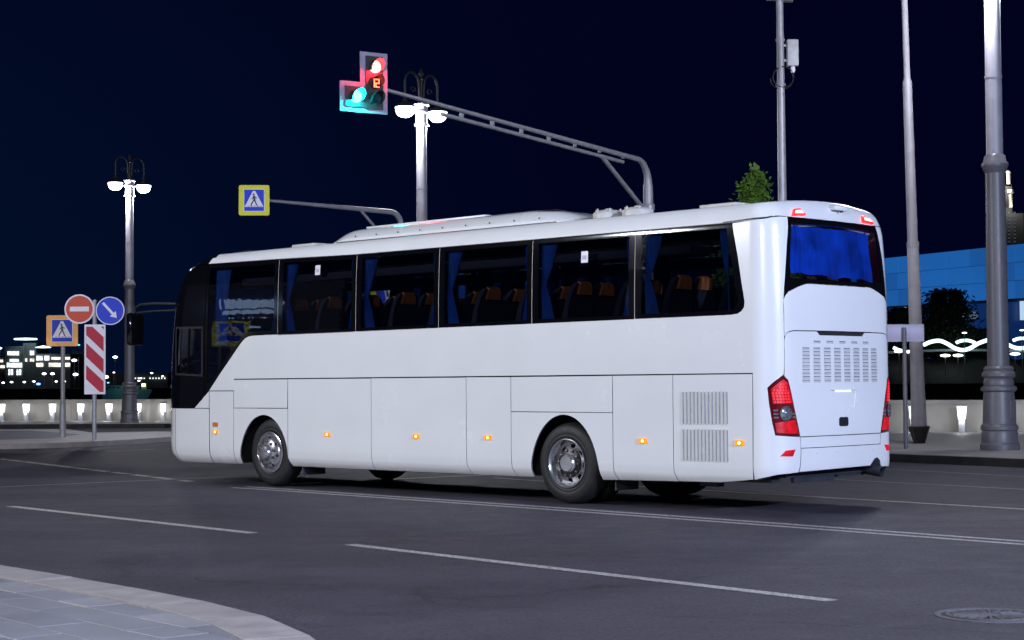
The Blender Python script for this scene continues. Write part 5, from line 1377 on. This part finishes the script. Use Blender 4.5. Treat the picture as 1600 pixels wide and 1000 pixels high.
# --- curtains
def curtain(u_, side_sign, zt=3.25, zb=2.28, tie=2.74, w_top=.20, w_tie=.05, w_bot=.17, mirrored=False, dark=False):
    b = MB(); nz, nx = 16, 22; G = []
    for i in range(nz+1):
        z = zb+(zt-zb)*i/nz
        if z > tie: f_ = (z-tie)/(zt-tie); ww = w_tie+(w_top-w_tie)*(f_**.6)
        else: f_ = (tie-z)/(tie-zb); ww = w_tie+(w_bot-w_tie)*(f_**.8)
        R_ = []
        for k in range(nx+1):
            x_ = k/nx; uu = u_+side_sign*(.0+ww*x_); dd_ = .075+.016*math.sin(x_*2*PI*4.5+z*1.3)+.004*math.sin(z*9+x_*4)
            R_.append(b.bm.verts.new(SP(2*UC-uu if mirrored else uu, z, dd_)))
        G.append(R_)
    for A, B in zip(G, G[1:]):
        for k in range(nx): b._f([A[k], A[k+1], B[k+1], B[k]], True)
    return b.build('curtain', M['curtain'], coach)
for mi_ in (False, True):
    curtain(10.50, -1, w_top=.34, w_tie=.26, w_bot=.30, zb=2.1, mirrored=mi_)
    for u_ in cols[1:-1]:
        curtain(u_-.11, -1, w_top=.24, w_bot=.22, mirrored=mi_)
        curtain(u_+.09, 1, w_top=.10, w_bot=.14, w_tie=.03, mirrored=mi_)
    curtain(.72, 1, w_top=.14, w_bot=-.02, w_tie=.02, mirrored=mi_)
# rear curtain with deep pleats
b = MB(); nz, nx = 16, 150; G = []
for i in range(nz+1):
    f_ = i/nz; R_ = []
    for k in range(nx+1):
        x_ = k/nx; uu = -.30+(2*UC+.60)*x_
        sag = .03*math.sin(x_*9)+.02*math.sin(x_*23); zb = 2.70+sag*.6-(.05 if x_ > .75 else 0)*math.sin((x_-.75)*4*PI/2)
        z = zb+(3.262-zb)*f_ + (.010*math.sin(x_*2*PI*26) if i == nz else 0)
        R_.append(b.bm.verts.new(SP(uu, min(z, 3.27), .075+.013*math.sin(x_*2*PI*26+.8*math.sin(f_*2+x_*5))*(.55+.45*math.sin(x_*13+f_))+.012*math.sin(x_*2*PI*7+f_*1.5)+.01*math.sin(f_*5+x_*11))))
    G.append(R_)
for A, B in zip(G, G[1:]):
    for k in range(nx): b._f([A[k], A[k+1], B[k+1], B[k]], True)
b.build('rear_curtain', M['curtain_rear'], coach)
b = MB(); b.tube([(.17, -.42, 3.25), (.10, -HC, 3.30), (.17, -BW+.42, 3.25)], .012, 8); b.build('curtain_rail', M['roofgrey'], coach)

# --- seats
def make_seat():
    r = MB()
    # backrest, curved, and cushion
    def slab(pts, hw, bev=.05):
        n = len(pts)
        for sgn in (0,):
            a = [r.bm.verts.new((p[0], -hw*p[2], p[1])) for p in pts]; c = [r.bm.verts.new((p[0], hw*p[2], p[1])) for p in pts]
            m1 = [r.bm.verts.new((p[0], -hw*p[2]*.82, p[1])) for p in pts]
            for i in range(n):
                j = (i+1) % n; r._f([a[i], a[j], c[j], c[i]], True)
            r._f(list(reversed(a))); r._f(c)
    slab([(0, .38, .92), (-.10, .62, 1), (-.15, .95, 1), (-.20, 1.14, .86), (-.22, 1.22, .62), (-.19, 1.24, .58), (-.14, 1.20, .70), (-.10, 1.10, .84), (-.05, .9, .95), (0, .7, 1), (.07, .46, .98)], .235)
    slab([(-.04, .30, 1), (.42, .34, 1), (.46, .40, .96), (.43, .46, .94), (0, .43, 1)], .22)
    st = r.build('seat', M['seat'], coach)
    b = MB(); n = 8
    prof_ = [(-.222, 1.085, .62), (-.240, 1.16, .58), (-.243, 1.225, .50), (-.20, 1.256, .46), (-.135, 1.22, .52), (-.112, 1.16, .58), (-.108, 1.10, .60)]
    A = [b.bm.verts.new((p[0]-.004, -.215*p[2]*.92, p[1])) for p in prof_]; B = [b.bm.verts.new((p[0]-.004, .215*p[2]*.92, p[1])) for p in prof_]
    for i in range(len(prof_)-1): b._f([A[i], A[i+1], B[i+1], B[i]], True)
    b._f(A); b._f(list(reversed(B)))
    b.build('headrest_cover', M['orange'], st)
    b = MB(); b.box((.15, 0, .15), (.30, .30, .28)); b.box((.1, .235, .58), (.34, .04, .05)); b.box((.1, -.235, .58), (.34, .04, .05)); b.build('seat_base', M['black'], st)
    return st
st = make_seat(); firsts = True
ys = (-.36, -.82, -1.73, -2.19)
rowsS = [.95 + .805*k for k in range(12)]
for ri, s_ in enumerate(rowsS):
    for y_ in ys:
        if s_ > 9.9: continue
        if firsts: st.location = (s_, y_, 1.50); firsts = False
        else:
            c_ = dup(st, (s_+random.uniform(-.02, .02), y_, 1.50)); c_.rotation_euler = (0, random.uniform(-.05, .07), 0)
b = MB(); b.box((5.6, -.32, 3.04), (8.6, .42, .12), bev=.04); b.build('luggage_rack', M['seat'], coach)
b = MB(); b.box((5.6, -BW+.32, 3.04), (8.6, .42, .12), bev=.04); b.build('luggage_rack', M['seat'], coach)
b = MB(); b.box((5.6, -HC, 3.36), (9.6, 1.9, .03)); b.build('ceiling', M['cabin'], coach)
b = MB(); b.box((11.2, -.7, 1.3), (.5, .5, .12), bev=.03); b.box((10.95, -.7, 1.7), (.12, .48, .8), bev=.04); b.build('driver_seat', M['seat'], coach)
b = MB(); b.box((11.55, -HC, 1.45), (.3, 2.0, .25), bev=.05); b.build('dashboard', M['cabin'], coach)
b = MB(); T = Matrix.Translation((11.35, -.7, 1.65)) @ Matrix.Rotation(-.9, 4, 'Y'); b.lathe([(.22, -.012), (.235, 0), (.22, .012), (.205, 0), (.22, -.012)], 28, T); b.build('steering_wheel', M['black'], coach)
